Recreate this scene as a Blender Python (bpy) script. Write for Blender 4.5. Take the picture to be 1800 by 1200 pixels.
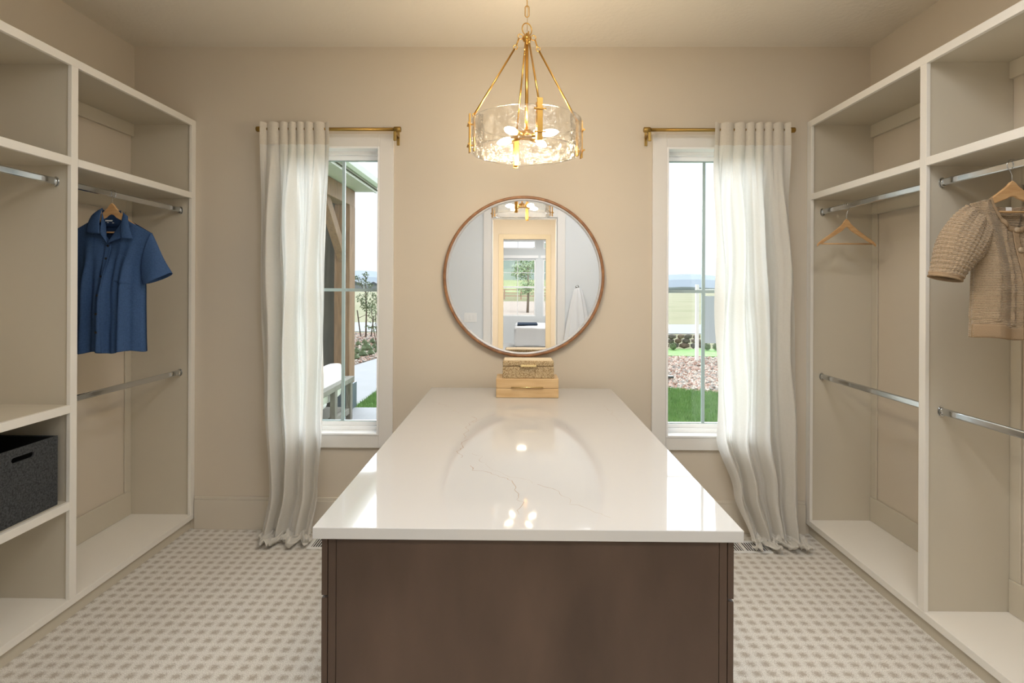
import bpy, bmesh, math, random
from mathutils import Vector, Matrix, noise

PI = math.pi
rnd = random.Random(7)
for o in list(bpy.data.objects):
    bpy.data.objects.remove(o)
SC = bpy.context.scene
COL = SC.collection

# ------------------------------------------------------------------ camera
H = 1.534            # eye height
D = 3.333            # distance to the window wall
CZ = 3.048           # ceiling
YAW, ROLL = 0.0092, 0.00457
cam_d = bpy.data.cameras.new('camera')
cam_d.lens = 930 / 1800 * 36
cam_d.sensor_width = 36
cam_d.shift_y = -(600 - 505) / 1800
cam_d.clip_start = 0.02
cam_d.clip_end = 5000
cam = bpy.data.objects.new('camera', cam_d)
COL.objects.link(cam)
_f = Vector((-math.sin(YAW), math.cos(YAW), 0))
_r = Vector((math.cos(YAW), math.sin(YAW), 0))
_u = Vector((0, 0, 1))
_r2 = _r * math.cos(ROLL) + _u * math.sin(ROLL)
_u2 = -_r * math.sin(ROLL) + _u * math.cos(ROLL)
cam.matrix_world = Matrix(((_r2.x, _u2.x, -_f.x, 0), (_r2.y, _u2.y, -_f.y, 0), (_r2.z, _u2.z, -_f.z, H), (0, 0, 0, 1)))
SC.camera = cam

# ------------------------------------------------------------------ colour management
SC.view_settings.view_transform = 'Standard'
SC.view_settings.look = 'None'
SC.view_settings.gamma = 1
SC.view_settings.use_curve_mapping = False
SC.view_settings.exposure = 0.14

# ------------------------------------------------------------------ world: bright overcast sky
W = bpy.data.worlds.new('sky')
SC.world = W
W.use_nodes = True
nt = W.node_tree
nt.nodes.clear()
_out = nt.nodes.new('ShaderNodeOutputWorld')
_bg = nt.nodes.new('ShaderNodeBackground')
_tc = nt.nodes.new('ShaderNodeTexCoord')
_sep = nt.nodes.new('ShaderNodeSeparateXYZ')
_ramp = nt.nodes.new('ShaderNodeValToRGB')
_map = nt.nodes.new('ShaderNodeMapping')
_map.inputs['Scale'].default_value = (2.2, 2.2, 9)
_no = nt.nodes.new('ShaderNodeTexNoise')
_no.inputs['Scale'].default_value = 1.6
_no.inputs['Detail'].default_value = 6
_r3 = nt.nodes.new('ShaderNodeValToRGB')
_mix = nt.nodes.new('ShaderNodeMixRGB')
_mix.blend_type = 'MULTIPLY'
_mix.inputs[0].default_value = 1.0
nt.links.new(_tc.outputs['Generated'], _sep.inputs[0])
nt.links.new(_sep.outputs['Z'], _ramp.inputs[0])
nt.links.new(_tc.outputs['Generated'], _map.inputs[0])
nt.links.new(_map.outputs[0], _no.inputs['Vector'])
nt.links.new(_no.outputs[0], _r3.inputs[0])
nt.links.new(_ramp.outputs[0], _mix.inputs[1])
nt.links.new(_r3.outputs[0], _mix.inputs[2])
nt.links.new(_mix.outputs[0], _bg.inputs[0])
nt.links.new(_bg.outputs[0], _out.inputs[0])
cr = _ramp.color_ramp
cr.elements[0].position = 0.0
cr.elements[0].color = (0.80, 0.85, 0.91, 1)
cr.elements[1].position = 0.35
cr.elements[1].color = (0.93, 0.96, 1.0, 1)
e = cr.elements.new(0.09)
e.color = (0.88, 0.92, 0.97, 1)
cr = _r3.color_ramp
cr.elements[0].position = 0.3
cr.elements[0].color = (0.90, 0.925, 0.96, 1)
cr.elements[1].position = 0.6
cr.elements[1].color = (1, 1, 1, 1)
_bg.inputs[1].default_value = 1.3


def light(kind, name, loc, energy, color, rot=None, **kw):
    d = bpy.data.lights.new(name, kind)
    d.energy = energy
    d.color = color
    for k, v in kw.items():
        setattr(d, k, v)
    o = bpy.data.objects.new(name, d)
    o.location = loc
    if rot:
        o.rotation_euler = rot
    COL.objects.link(o)
    return o


# brightest part of the cloud cover, coming in through the closet windows
light('SUN', 'cloud_light', (0, 20, 20), 12, (0.90, 0.95, 1.0), rot=(math.radians(-52), 0, math.radians(2)), angle=math.radians(75))
# unseen fill lights added to brighten the closet, hall and bedroom
light('AREA', 'closet_fill_light', (0.04, 1.15, CZ - 0.03), 15, (0.98, 0.98, 1.0), shape='DISK', size=0.45)
light('AREA', 'aisle_fill_light', (-1.0, 1.0, CZ - 0.03), 3.5, (0.96, 0.98, 1.0), shape='DISK', size=0.7)
light('AREA', 'aisle_fill_light', (0.95, 1.0, CZ - 0.03), 17, (0.97, 0.98, 1.0), shape='DISK', size=0.7)
light('AREA', 'hall_fill_light', (0.1, -1.2, CZ - 0.03), 68, (1.0, 0.95, 0.87), shape='DISK', size=0.7)
light('AREA', 'bedroom_fill_light', (0.6, -6.0, CZ - 0.05), 70, (1.0, 0.97, 0.93), shape='DISK', size=1.2)
BULB_STRENGTH = 255.0
BULB_COLOR = (1.0, 0.82, 0.58)


# ------------------------------------------------------------------ helpers
def srgb(r, g, b):
    f = lambda c: (c / 255 / 12.92) if c / 255 <= 0.04045 else ((c / 255 + 0.055) / 1.055) ** 2.4
    return (f(r), f(g), f(b), 1)


def material(name, col, rough=0.5, metal=0.0, var=0.0, vscale=5, bump=0.0, bscale=100, bdist=0.002,
             stretch=None, col2=None, spec=0.5, coat=0.0, detail=4, sheen=0.0):
    m = bpy.data.materials.new(name)
    m.use_nodes = True
    n = m.node_tree.nodes
    l = m.node_tree.links
    b = n['Principled BSDF']
    b.inputs['Base Color'].default_value = col
    b.inputs['Roughness'].default_value = rough
    b.inputs['Metallic'].default_value = metal
    b.inputs['Specular IOR Level'].default_value = spec
    b.inputs['Coat Weight'].default_value = coat
    b.inputs['Sheen Weight'].default_value = sheen
    tc = n.new('ShaderNodeTexCoord')
    vec = tc.outputs['Object']
    if stretch:
        mp = n.new('ShaderNodeMapping')
        mp.inputs['Scale'].default_value = stretch
        l.new(vec, mp.inputs[0])
        vec = mp.outputs[0]
    if var > 0 or col2:
        t = n.new('ShaderNodeTexNoise')
        t.inputs['Scale'].default_value = vscale
        t.inputs['Detail'].default_value = detail
        l.new(vec, t.inputs['Vector'])
        r = n.new('ShaderNodeValToRGB')
        r.color_ramp.elements[0].position = 0.32
        r.color_ramp.elements[1].position = 0.68
        c2 = col2 if col2 else tuple(min(1, c * (1 + var)) for c in col[:3]) + (1,)
        c1 = col if col2 else tuple(c * (1 - var) for c in col[:3]) + (1,)
        r.color_ramp.elements[0].color = c1
        r.color_ramp.elements[1].color = c2
        l.new(t.outputs[0], r.inputs[0])
        l.new(r.outputs[0], b.inputs['Base Color'])
    if bump > 0:
        t2 = n.new('ShaderNodeTexNoise')
        t2.inputs['Scale'].default_value = bscale
        t2.inputs['Detail'].default_value = 3
        l.new(vec, t2.inputs['Vector'])
        bp = n.new('ShaderNodeBump')
        bp.inputs['Strength'].default_value = bump
        bp.inputs['Distance'].default_value = bdist
        l.new(t2.outputs[0], bp.inputs['Height'])
        l.new(bp.outputs[0], b.inputs['Normal'])
    return m


def bsdf(m):
    return m.node_tree.nodes['Principled BSDF']


class MB:
    """collects shapes in one bmesh and links them as ONE mesh object"""

    def __init__(self):
        self.bm = bmesh.new()

    def box(self, x0, x1, y0, y1, z0, z1, mi=0):
        v = [self.bm.verts.new(p) for p in ((x0, y0, z0), (x1, y0, z0), (x1, y1, z0), (x0, y1, z0),
                                            (x0, y0, z1), (x1, y0, z1), (x1, y1, z1), (x0, y1, z1))]
        for q in ((0, 3, 2, 1), (4, 5, 6, 7), (0, 1, 5, 4), (1, 2, 6, 5), (2, 3, 7, 6), (3, 0, 4, 7)):
            f = self.bm.faces.new([v[i] for i in q])
            f.material_index = mi
        return self

    def tube(self, pts, r, n=12, closed=False, caps=True, sx=1.0, ref=None):
        pts = [Vector(p) for p in pts]
        rr = r if isinstance(r, (list, tuple)) else [r] * len(pts)
        rings = []
        prev = None
        N = len(pts)
        for i, p in enumerate(pts):
            if closed:
                t = (pts[(i + 1) % N] - pts[i - 1]).normalized()
            else:
                t = (pts[min(i + 1, N - 1)] - pts[max(i - 1, 0)]).normalized()
            if prev is None:
                a = Vector(ref) if ref else (Vector((0, 0, 1)) if abs(t.z) < 0.9 else Vector((1, 0, 0)))
            else:
                a = prev
            a = (a - t * a.dot(t)).normalized()
            prev = a
            b = t.cross(a)
            rings.append([self.bm.verts.new(p + a * (rr[i] * math.cos(2 * PI * k / n)) + b * (rr[i] * sx * math.sin(2 * PI * k / n))) for k in range(n)])
        for i in range(N if closed else N - 1):
            A, B = rings[i], rings[(i + 1) % N]
            for k in range(n):
                f = self.bm.faces.new((A[k], A[(k + 1) % n], B[(k + 1) % n], B[k]))
                f.smooth = True
        if caps and not closed:
            self.bm.faces.new(list(reversed(rings[0])))
            self.bm.faces.new(rings[-1])
        return self

    def lathe(self, prof, n=32, axis='Z', c=(0, 0, 0), closed=False, smooth=True, cap=False):
        rings = []
        for (r, h) in prof:
            ring = []
            for k in range(n):
                a = 2 * PI * k / n
                if axis == 'Z':
                    p = (c[0] + r * math.cos(a), c[1] + r * math.sin(a), c[2] + h)
                elif axis == 'Y':
                    p = (c[0] + r * math.cos(a), c[1] + h, c[2] + r * math.sin(a))
                else:
                    p = (c[0] + h, c[1] + r * math.cos(a), c[2] + r * math.sin(a))
                ring.append(self.bm.verts.new(p))
            rings.append(ring)
        m = len(rings)
        for i in range(m if closed else m - 1):
            A, B = rings[i], rings[(i + 1) % m]
            for k in range(n):
                f = self.bm.faces.new((A[k], A[(k + 1) % n], B[(k + 1) % n], B[k]))
                f.smooth = smooth
        if cap:
            self.bm.faces.new(list(reversed(rings[0])))
            self.bm.faces.new(rings[-1])
        return self

    def grid(self, fn, nu, nv, closed_u=False, smooth=True):
        vs = [[self.bm.verts.new(fn(i / nu, j / nv)) for i in range(nu if closed_u else nu + 1)] for j in range(nv + 1)]
        for j in range(nv):
            for i in range(nu):
                i2 = (i + 1) % nu if closed_u else i + 1
                f = self.bm.faces.new((vs[j][i], vs[j][i2], vs[j + 1][i2], vs[j + 1][i]))
                f.smooth = smooth
        return vs

    def prism(self, poly, h0, h1, axis='Z', smooth=False):
        def P(a, b, h):
            return {'Z': (a, b, h), 'Y': (a, h, b), 'X': (h, a, b)}[axis]
        A = [self.bm.verts.new(P(a, b, h0)) for a, b in poly]
        B = [self.bm.verts.new(P(a, b, h1)) for a, b in poly]
        n = len(poly)
        self.bm.faces.new(A)
        self.bm.faces.new(list(reversed(B)))
        for i in range(n):
            self.bm.faces.new((A[i], B[i], B[(i + 1) % n], A[(i + 1) % n]))
        return self

    def blob(self, c, r, sub=2, amp=0.0, fr=3.0, sc=(1, 1, 1), seed=0):
        res = bmesh.ops.create_icosphere(self.bm, subdivisions=sub, radius=1.0)
        for v in res['verts']:
            d = 1 + amp * noise.noise(v.co * fr + Vector((seed * 7.1, seed * 3.3, seed)))
            v.co = Vector((c[0] + v.co.x * r * sc[0] * d, c[1] + v.co.y * r * sc[1] * d, c[2] + v.co.z * r * sc[2] * d))
        return self

    def build(self, name, m=None, parent=None, bevel=0, seg=2, solid=0, subsurf=0, smooth=False, recalc=True):
        if recalc:
            bmesh.ops.recalc_face_normals(self.bm, faces=self.bm.faces[:])
        me = bpy.data.meshes.new(name)
        self.bm.to_mesh(me)
        self.bm.free()
        o = bpy.data.objects.new(name, me)
        for mm in (m if isinstance(m, (list, tuple)) else [m]):
            if mm:
                me.materials.append(mm)
        COL.objects.link(o)
        if parent:
            o.parent = parent
            o.matrix_parent_inverse = Matrix.Identity(4)
            o.location = -world_loc(parent)
        if smooth:
            for p in me.polygons:
                p.use_smooth = True
        if solid:
            s = o.modifiers.new('solid', 'SOLIDIFY')
            s.thickness = solid
            s.offset = 0
        if bevel:
            b = o.modifiers.new('bevel', 'BEVEL')
            b.width = bevel
            b.segments = seg
            b.limit_method = 'ANGLE'
        if subsurf:
            s = o.modifiers.new('sub', 'SUBSURF')
            s.levels = s.render_levels = subsurf
        return o


def world_loc(o):
    v = Vector((0, 0, 0))
    while o:
        v += o.location
        o = o.parent
    return v


def tag(o, label=None, cat=None, group=None, kind=None):
    if label:
        o['label'] = label
    if cat:
        o['category'] = cat
    if group:
        o['group'] = group
    if kind:
        o['kind'] = kind
    return o


def thing(name, loc, label, cat, group=None):
    o = bpy.data.objects.new(name, None)
    o.empty_display_size = 0.05
    o.location = loc
    COL.objects.link(o)
    return tag(o, label, cat, group)


def struct(o, label=None):
    o['kind'] = 'structure'
    if label:
        o['label'] = label
    return o


def copy_part(o, name, parent=None, loc=None, rot=None):
    c = o.copy()
    c.name = name
    COL.objects.link(c)
    if parent:
        c.parent = parent
    if loc is not None:
        c.location = loc
    if rot is not None:
        c.rotation_euler = rot
    return c


# ------------------------------------------------------------------ materials
M_wall = material('greige wall paint', srgb(218, 207, 190), 0.75, bump=0.12, bscale=220, bdist=0.001, spec=0.25)
M_wall2 = material('pale side wall paint', srgb(226, 230, 232), 0.7, bump=0.08, bscale=220, bdist=0.001, spec=0.3)
M_ceil = material('knockdown ceiling paint', srgb(232, 224, 210), 0.85, bump=0.5, bscale=38, bdist=0.004, spec=0.2)
M_cab = material('painted cabinet', srgb(210, 202, 185), 0.42, var=0.012, vscale=3, spec=0.45)
M_frame = material('room-lit cabinet face frame', srgb(242, 238, 230), 0.38, spec=0.45)  # whiter than the cabinet paint, imitating room light on the front faces
M_trim = material('white trim paint', srgb(236, 233, 228), 0.4, spec=0.45)
M_base = material('cream baseboard paint', srgb(216, 207, 192), 0.45)
M_vinyl = material('white window vinyl', srgb(252, 252, 252), 0.35)
M_munt = material('grey green muntin', srgb(166, 182, 182), 0.4)
M_chrome = material('polished chrome', srgb(205, 208, 210), 0.10, 1.0)
M_brass = material('satin brass', srgb(206, 160, 84), 0.28, 1.0)
M_brass2 = material('aged brass', srgb(168, 138, 78), 0.35, 1.0)
M_gold = material('champagne metal', srgb(228, 205, 150), 0.25, 1.0)
M_dark = material('dark walnut stain', srgb(70, 56, 47), 0.46, col2=srgb(88, 71, 60), vscale=2.2, stretch=(2.2, 2.2, 0.8), bump=0.12, bscale=60, bdist=0.0006, spec=0.3, detail=7)
M_darker = material('dark walnut edge', srgb(62, 48, 38), 0.5)
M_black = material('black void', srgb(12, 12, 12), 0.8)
M_wood = material('hanger beech', srgb(212, 174, 126), 0.38, col2=srgb(196, 152, 104), vscale=14, stretch=(1, 1, 6), spec=0.5)
M_rimwood = material('mirror rim wood', srgb(176, 128, 88), 0.4, col2=srgb(134, 92, 62), vscale=26, detail=8)
M_felt = material('charcoal felt', srgb(54, 56, 58), 0.95, col2=srgb(84, 86, 88), vscale=140, bump=0.5, bscale=300, bdist=0.002, spec=0.1)
M_boxwood = material('tan box veneer', srgb(222, 190, 142), 0.4, col2=srgb(206, 170, 122), vscale=6, stretch=(1, 3, 8))
M_concrete = material('pale concrete', srgb(118, 119, 121), 0.9, var=0.04, vscale=4, bump=0.1, bscale=60)
M_timber = material('rough sawn timber', srgb(140, 106, 76), 0.8, col2=srgb(112, 83, 58), vscale=8, stretch=(6, 6, 0.6), bump=0.3, bscale=60)
M_timber_dark = material('dark stained timber wall', srgb(78, 71, 59), 0.8, col2=srgb(61, 56, 45), vscale=6, stretch=(4, 4, 0.5))
M_soffit = material('white soffit board', srgb(192, 192, 190), 0.6)
M_sofawood = material('weathered teak', srgb(120, 116, 107), 0.8, col2=srgb(94, 89, 80), vscale=12, stretch=(4, 4, 1))
M_cushion = material('white outdoor fabric', srgb(232, 232, 228), 0.9, bump=0.3, bscale=300, sheen=0.2)
M_field = material('dry grass field', srgb(109, 110, 80), 1.0, col2=srgb(132, 126, 102), vscale=0.12, bump=0.2, bscale=3, detail=8, spec=0.1)
M_grass = material('lawn green', srgb(104, 138, 82), 0.9, col2=srgb(132, 162, 104), vscale=6, bump=0.3, bscale=60, spec=0.1, detail=8)
M_gravelbed = material('gravel bed earth', srgb(112, 96, 84), 1.0, var=0.12, vscale=20, spec=0.1)
M_road = material('pale road', srgb(122, 124, 124), 0.95, var=0.03)
M_leaf = material('shrub leaf', srgb(92, 109, 78), 0.7, col2=srgb(117, 131, 96), vscale=5, spec=0.3)
M_bark = material('young bark', srgb(89, 76, 62), 0.9)
M_hill = material('hazy far mountain', srgb(156, 165, 174), 1.0, spec=0.0)
M_hill2 = material('scrub hillside', srgb(88, 97, 93), 1.0, col2=srgb(109, 115, 100), vscale=0.02, spec=0.0)
M_linen_bed = material('white bedding', srgb(226, 228, 232), 0.9, bump=0.2, bscale=40, bdist=0.01)
M_navy = material('navy throw', srgb(40, 56, 78), 0.9)
M_white = material('white plastic', srgb(238, 238, 236), 0.35)


def glass_mat(name, tint=(1, 1, 1, 1), rough=0.0, bump=0.0, bscale=40, refl=1.0, bdist=0.01, base=0.0, scatter=0.0, ior=1.5):
    m = bpy.data.materials.new(name)
    m.use_nodes = True
    n, l = m.node_tree.nodes, m.node_tree.links
    n.clear()
    out = n.new('ShaderNodeOutputMaterial')
    tr = n.new('ShaderNodeBsdfTransparent')
    tr.inputs[0].default_value = tint
    gl = n.new('ShaderNodeBsdfGlossy')
    gl.inputs['Roughness'].default_value = rough
    fr = n.new('ShaderNodeFresnel')
    fr.inputs[0].default_value = ior
    mx = n.new('ShaderNodeMixShader')
    mu = n.new('ShaderNodeMath')
    mu.operation = 'MULTIPLY_ADD'
    mu.inputs[1].default_value = refl
    mu.inputs[2].default_value = base
    mu.use_clamp = True
    l.new(fr.outputs[0], mu.inputs[0])
    l.new(mu.outputs[0], mx.inputs[0])
    l.new(tr.outputs[0], mx.inputs[1])
    l.new(gl.outputs[0], mx.inputs[2])
    l.new(mx.outputs[0], out.inputs[0])
    if scatter:
        df = n.new('ShaderNodeBsdfDiffuse')
        tl = n.new('ShaderNodeBsdfTranslucent')
        m1 = n.new('ShaderNodeMixShader')
        m2 = n.new('ShaderNodeMixShader')
        tc0 = n.new('ShaderNodeTexCoord')
        nz = n.new('ShaderNodeTexNoise')
        nz.inputs['Scale'].default_value = 34
        nz.inputs['Detail'].default_value = 4
        nz.inputs['Distortion'].default_value = 1.5
        mr = n.new('ShaderNodeMapRange')
        mr.inputs['From Min'].default_value = 0.50
        mr.inputs['From Max'].default_value = 0.70
        mr.inputs['To Min'].default_value = scatter * 0.1
        mr.inputs['To Max'].default_value = scatter * 5.0
        l.new(tc0.outputs['Object'], nz.inputs['Vector'])
        l.new(nz.outputs[0], mr.inputs['Value'])
        l.new(df.outputs[0], m1.inputs[1])
        l.new(tl.outputs[0], m1.inputs[2])
        l.new(mr.outputs[0], m2.inputs[0])
        l.new(mx.outputs[0], m2.inputs[1])
        l.new(m1.outputs[0], m2.inputs[2])
        l.new(m2.outputs[0], out.inputs[0])
    if bump:
        tc = n.new('ShaderNodeTexCoord')
        t = n.new('ShaderNodeTexNoise')
        t.inputs['Scale'].default_value = bscale
        t.inputs['Detail'].default_value = 3
        t.inputs['Distortion'].default_value = 1.2
        b = n.new('ShaderNodeBump')
        b.inputs['Strength'].default_value = bump
        b.inputs['Distance'].default_value = bdist
        l.new(tc.outputs['Object'], t.inputs['Vector'])
        l.new(t.outputs[0], b.inputs['Height'])
        l.new(b.outputs[0], gl.inputs['Normal'])
    return m


M_pane = glass_mat('window glass', (0.96, 0.98, 0.98, 1), refl=0.8)
M_drum = glass_mat('hammered clear glass', (0.985, 0.98, 0.965, 1), rough=0.02, bump=0.8, bscale=34, refl=0.6, bdist=0.01, base=0.035, scatter=0.012, ior=1.22)


def make_mirror():
    m = material('silvered mirror', (0.93, 0.94, 0.95, 1), 0.0, 1.0)
    return m


M_mirror = make_mirror()


def make_bulb():
    m = bpy.data.materials.new('warm lit bulb')
    m.use_nodes = True
    n, l = m.node_tree.nodes, m.node_tree.links
    n.clear()
    out = n.new('ShaderNodeOutputMaterial')
    em = n.new('ShaderNodeEmission')
    em.inputs[0].default_value = BULB_COLOR + (1,)
    em.inputs[1].default_value = BULB_STRENGTH
    l.new(em.outputs[0], out.inputs[0])
    return m


M_bulb = make_bulb()


def fabric(name, col, trans=0.4, bump=0.4, scale=500, col2=None, tcol=None):
    m = bpy.data.materials.new(name)
    m.use_nodes = True
    n, l = m.node_tree.nodes, m.node_tree.links
    n.clear()
    out = n.new('ShaderNodeOutputMaterial')
    df = n.new('ShaderNodeBsdfDiffuse')
    tl = n.new('ShaderNodeBsdfTranslucent')
    mx = n.new('ShaderNodeMixShader')
    mx.inputs[0].default_value = trans
    tc = n.new('ShaderNodeTexCoord')
    mp = n.new('ShaderNodeMapping')
    mp.inputs['Scale'].default_value = (1, 1, 0.12)
    t = n.new('ShaderNodeTexNoise')
    t.inputs['Scale'].default_value = scale
    mp2 = n.new('ShaderNodeMapping')
    mp2.inputs['Scale'].default_value = (0.12, 0.12, 1)
    t2 = n.new('ShaderNodeTexNoise')
    t2.inputs['Scale'].default_value = scale
    ad = n.new('ShaderNodeMath')
    ad.operation = 'ADD'
    r = n.new('ShaderNodeValToRGB')
    r.color_ramp.elements[0].position = 0.35
    r.color_ramp.elements[1].position = 0.65
    c2 = col2 or tuple(c * 0.88 for c in col[:3]) + (1,)
    r.color_ramp.elements[0].color = c2
    r.color_ramp.elements[1].color = col
    hv = n.new('ShaderNodeMath')
    hv.operation = 'MULTIPLY'
    hv.inputs[1].default_value = 0.5
    b = n.new('ShaderNodeBump')
    b.inputs['Strength'].default_value = bump
    b.inputs['Distance'].default_value = 0.001
    l.new(tc.outputs['Object'], mp.inputs[0])
    l.new(tc.outputs['Object'], mp2.inputs[0])
    l.new(mp.outputs[0], t.inputs['Vector'])
    l.new(mp2.outputs[0], t2.inputs['Vector'])
    l.new(t.outputs[0], ad.inputs[0])
    l.new(t2.outputs[0], ad.inputs[1])
    l.new(ad.outputs[0], hv.inputs[0])
    l.new(hv.outputs[0], r.inputs[0])
    l.new(hv.outputs[0], b.inputs['Height'])
    l.new(r.outputs[0], df.inputs[0])
    if tcol:
        tl.inputs[0].default_value = tcol
    else:
        l.new(r.outputs[0], tl.inputs[0])
    l.new(b.outputs[0], df.inputs['Normal'])
    l.new(df.outputs[0], mx.inputs[1])
    l.new(tl.outputs[0], mx.inputs[2])
    l.new(mx.outputs[0], out.inputs[0])
    return m


M_linen = fabric('sheer white linen', srgb(240, 237, 230), 0.33, bump=0.2, col2=srgb(232, 228, 220), tcol=srgb(250, 249, 246))
M_linen2 = fabric('doubled linen header', srgb(238, 230, 216), 0.2)
M_shirt = fabric('navy blue cotton', srgb(76, 103, 146), 0.02, col2=srgb(60, 83, 120), scale=700)
M_shirt_in = fabric('navy cotton inside', srgb(44, 62, 92), 0.02, scale=700)
M_towel = material('white terry', srgb(236, 238, 240), 1.0, bump=0.8, bscale=200, bdist=0.004)


def carpet_mat():
    m = bpy.data.materials.new('cut pile check carpet')
    m.use_nodes = True
    n, l = m.node_tree.nodes, m.node_tree.links
    b = n['Principled BSDF']
    b.inputs['Roughness'].default_value = 1.0
    b.inputs['Specular IOR Level'].default_value = 0.1
    b.inputs['Sheen Weight'].default_value = 0.25
    tc = n.new('ShaderNodeTexCoord')
    nz = n.new('ShaderNodeTexNoise')
    nz.inputs['Scale'].default_value = 150
    nz.inputs['Detail'].default_value = 3
    l.new(tc.outputs['Object'], nz.inputs['Vector'])
    sub = n.new('ShaderNodeVectorMath')
    sub.operation = 'SUBTRACT'
    sub.inputs[1].default_value = (0.5, 0.5, 0.5)
    l.new(nz.outputs['Color'], sub.inputs[0])
    scl = n.new('ShaderNodeVectorMath')
    scl.operation = 'SCALE'
    scl.inputs['Scale'].default_value = 0.040
    l.new(sub.outputs[0], scl.inputs[0])
    add = n.new('ShaderNodeVectorMath')
    add.operation = 'ADD'
    l.new(tc.outputs['Object'], add.inputs[0])
    l.new(scl.outputs[0], add.inputs[1])
    sep = n.new('ShaderNodeSeparateXYZ')
    l.new(add.outputs[0], sep.inputs[0])

    def cell(sock, period, off):
        a = n.new('ShaderNodeMath')
        a.operation = 'MULTIPLY_ADD'
        a.inputs[1].default_value = 2 * PI / period
        a.inputs[2].default_value = off
        l.new(sock, a.inputs[0])
        c = n.new('ShaderNodeMath')
        c.operation = 'COSINE'
        l.new(a.outputs[0], c.inputs[0])
        s = n.new('ShaderNodeMapRange')
        s.inputs['From Min'].default_value = -1.0
        s.inputs['From Max'].default_value = 0.75
        l.new(c.outputs[0], s.inputs['Value'])
        return s.outputs[0]
    cx = cell(sep.outputs['X'], 0.0604, 0.0604 and (1.935 * 2 * PI / 0.0604))
    cy = cell(sep.outputs['Y'], 0.0535, -(2.279 * 2 * PI / 0.0535))
    mul = n.new('ShaderNodeMath')
    mul.operation = 'MULTIPLY'
    l.new(cx, mul.inputs[0])
    l.new(cy, mul.inputs[1])
    # fine yarn speckle
    sp = n.new('ShaderNodeTexNoise')
    sp.inputs['Scale'].default_value = 330
    sp.inputs['Detail'].default_value = 2
    l.new(tc.outputs['Object'], sp.inputs['Vector'])
    spr = n.new('ShaderNodeMapRange')
    spr.inputs['From Min'].default_value = 0.35
    spr.inputs['From Max'].default_value = 0.65
    spr.inputs['To Min'].default_value = 0.66
    spr.inputs['To Max'].default_value = 1.1
    l.new(sp.outputs[0], spr.inputs['Value'])
    mx = n.new('ShaderNodeMixRGB')
    mx.inputs[1].default_value = srgb(240, 236, 228)
    mx.inputs[2].default_value = srgb(196, 185, 170)
    l.new(mul.outputs[0], mx.inputs[0])
    m2 = n.new('ShaderNodeMixRGB')
    m2.blend_type = 'MULTIPLY'
    m2.inputs[0].default_value = 1.0
    l.new(mx.outputs[0], m2.inputs[1])
    l.new(spr.outputs[0], m2.inputs[2])
    l.new(m2.outputs[0], b.inputs['Base Color'])
    hm = n.new('ShaderNodeMath')
    hm.operation = 'SUBTRACT'
    l.new(sp.outputs[0], hm.inputs[0])
    l.new(mul.outputs[0], hm.inputs[1])
    bp = n.new('ShaderNodeBump')
    bp.inputs['Strength'].default_value = 0.5
    bp.inputs['Distance'].default_value = 0.004
    l.new(hm.outputs[0], bp.inputs['Height'])
    l.new(bp.outputs[0], b.inputs['Normal'])
    return m


M_carpet = carpet_mat()


def quartz_mat():
    m = bpy.data.materials.new('veined white quartz')
    m.use_nodes = True
    n, l = m.node_tree.nodes, m.node_tree.links
    b = n['Principled BSDF']
    b.inputs['Roughness'].default_value = 0.045
    b.inputs['Specular IOR Level'].default_value = 0.6
    b.inputs['Coat Weight'].default_value = 0.0
    tc = n.new('ShaderNodeTexCoord')
    nz = n.new('ShaderNodeTexNoise')
    nz.inputs['Scale'].default_value = 1.5
    nz.inputs['Detail'].default_value = 3
    l.new(tc.outputs['Object'], nz.inputs['Vector'])
    rr = n.new('ShaderNodeValToRGB')
    rr.color_ramp.elements[0].color = srgb(188, 187, 186)
    rr.color_ramp.elements[1].color = srgb(197, 196, 194)
    l.new(nz.outputs[0], rr.inputs[0])
    l.new(rr.outputs[0], b.inputs['Base Color'])
    return m


M_quartz = quartz_mat()
M_vein = material('thin taupe vein', srgb(166, 150, 132), 0.08, spec=0.7, col2=srgb(190, 178, 164), vscale=30)

# ------------------------------------------------------------------ room shell
XL, XR = -2.43, 2.207       # closet side walls
YA = -0.25                  # closet wall behind the camera (with the doorway)
WIN = [(-1.435, -0.865), (0.934, 1.504)]
WZ0, WZ1 = 0.602, 2.414
WT = 0.16                   # outer wall thickness

floor = struct(MB().box(XL - 0.1, XR + 0.1, YA - 0.12, D + 0.02, -0.06, 0.0).build('floor', M_carpet))
ceiling = struct(MB().box(XL - 0.1, XR + 0.1, YA - 0.12, D + WT, CZ, CZ + 0.1).build('ceiling', M_ceil))
struct(MB().box(XL - 0.1, XL, YA, D + WT, -0.06, CZ).build('wall_left', M_wall))
struct(MB().box(XR, XR + 0.1, YA, D + WT, -0.06, CZ).build('wall_right', M_wall))
wb = MB()
xs = [XL, WIN[0][0], WIN[0][1], WIN[1][0], WIN[1][1], XR]
for i in (0, 2, 4):
    wb.box(xs[i], xs[i + 1], D, D + WT, -0.3, CZ)
for a, b_ in WIN:
    wb.box(a, b_, D, D + WT, -0.3, WZ0)
    wb.box(a, b_, D, D + WT, WZ1, CZ)
struct(wb.build('wall_back', M_wall))

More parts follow.
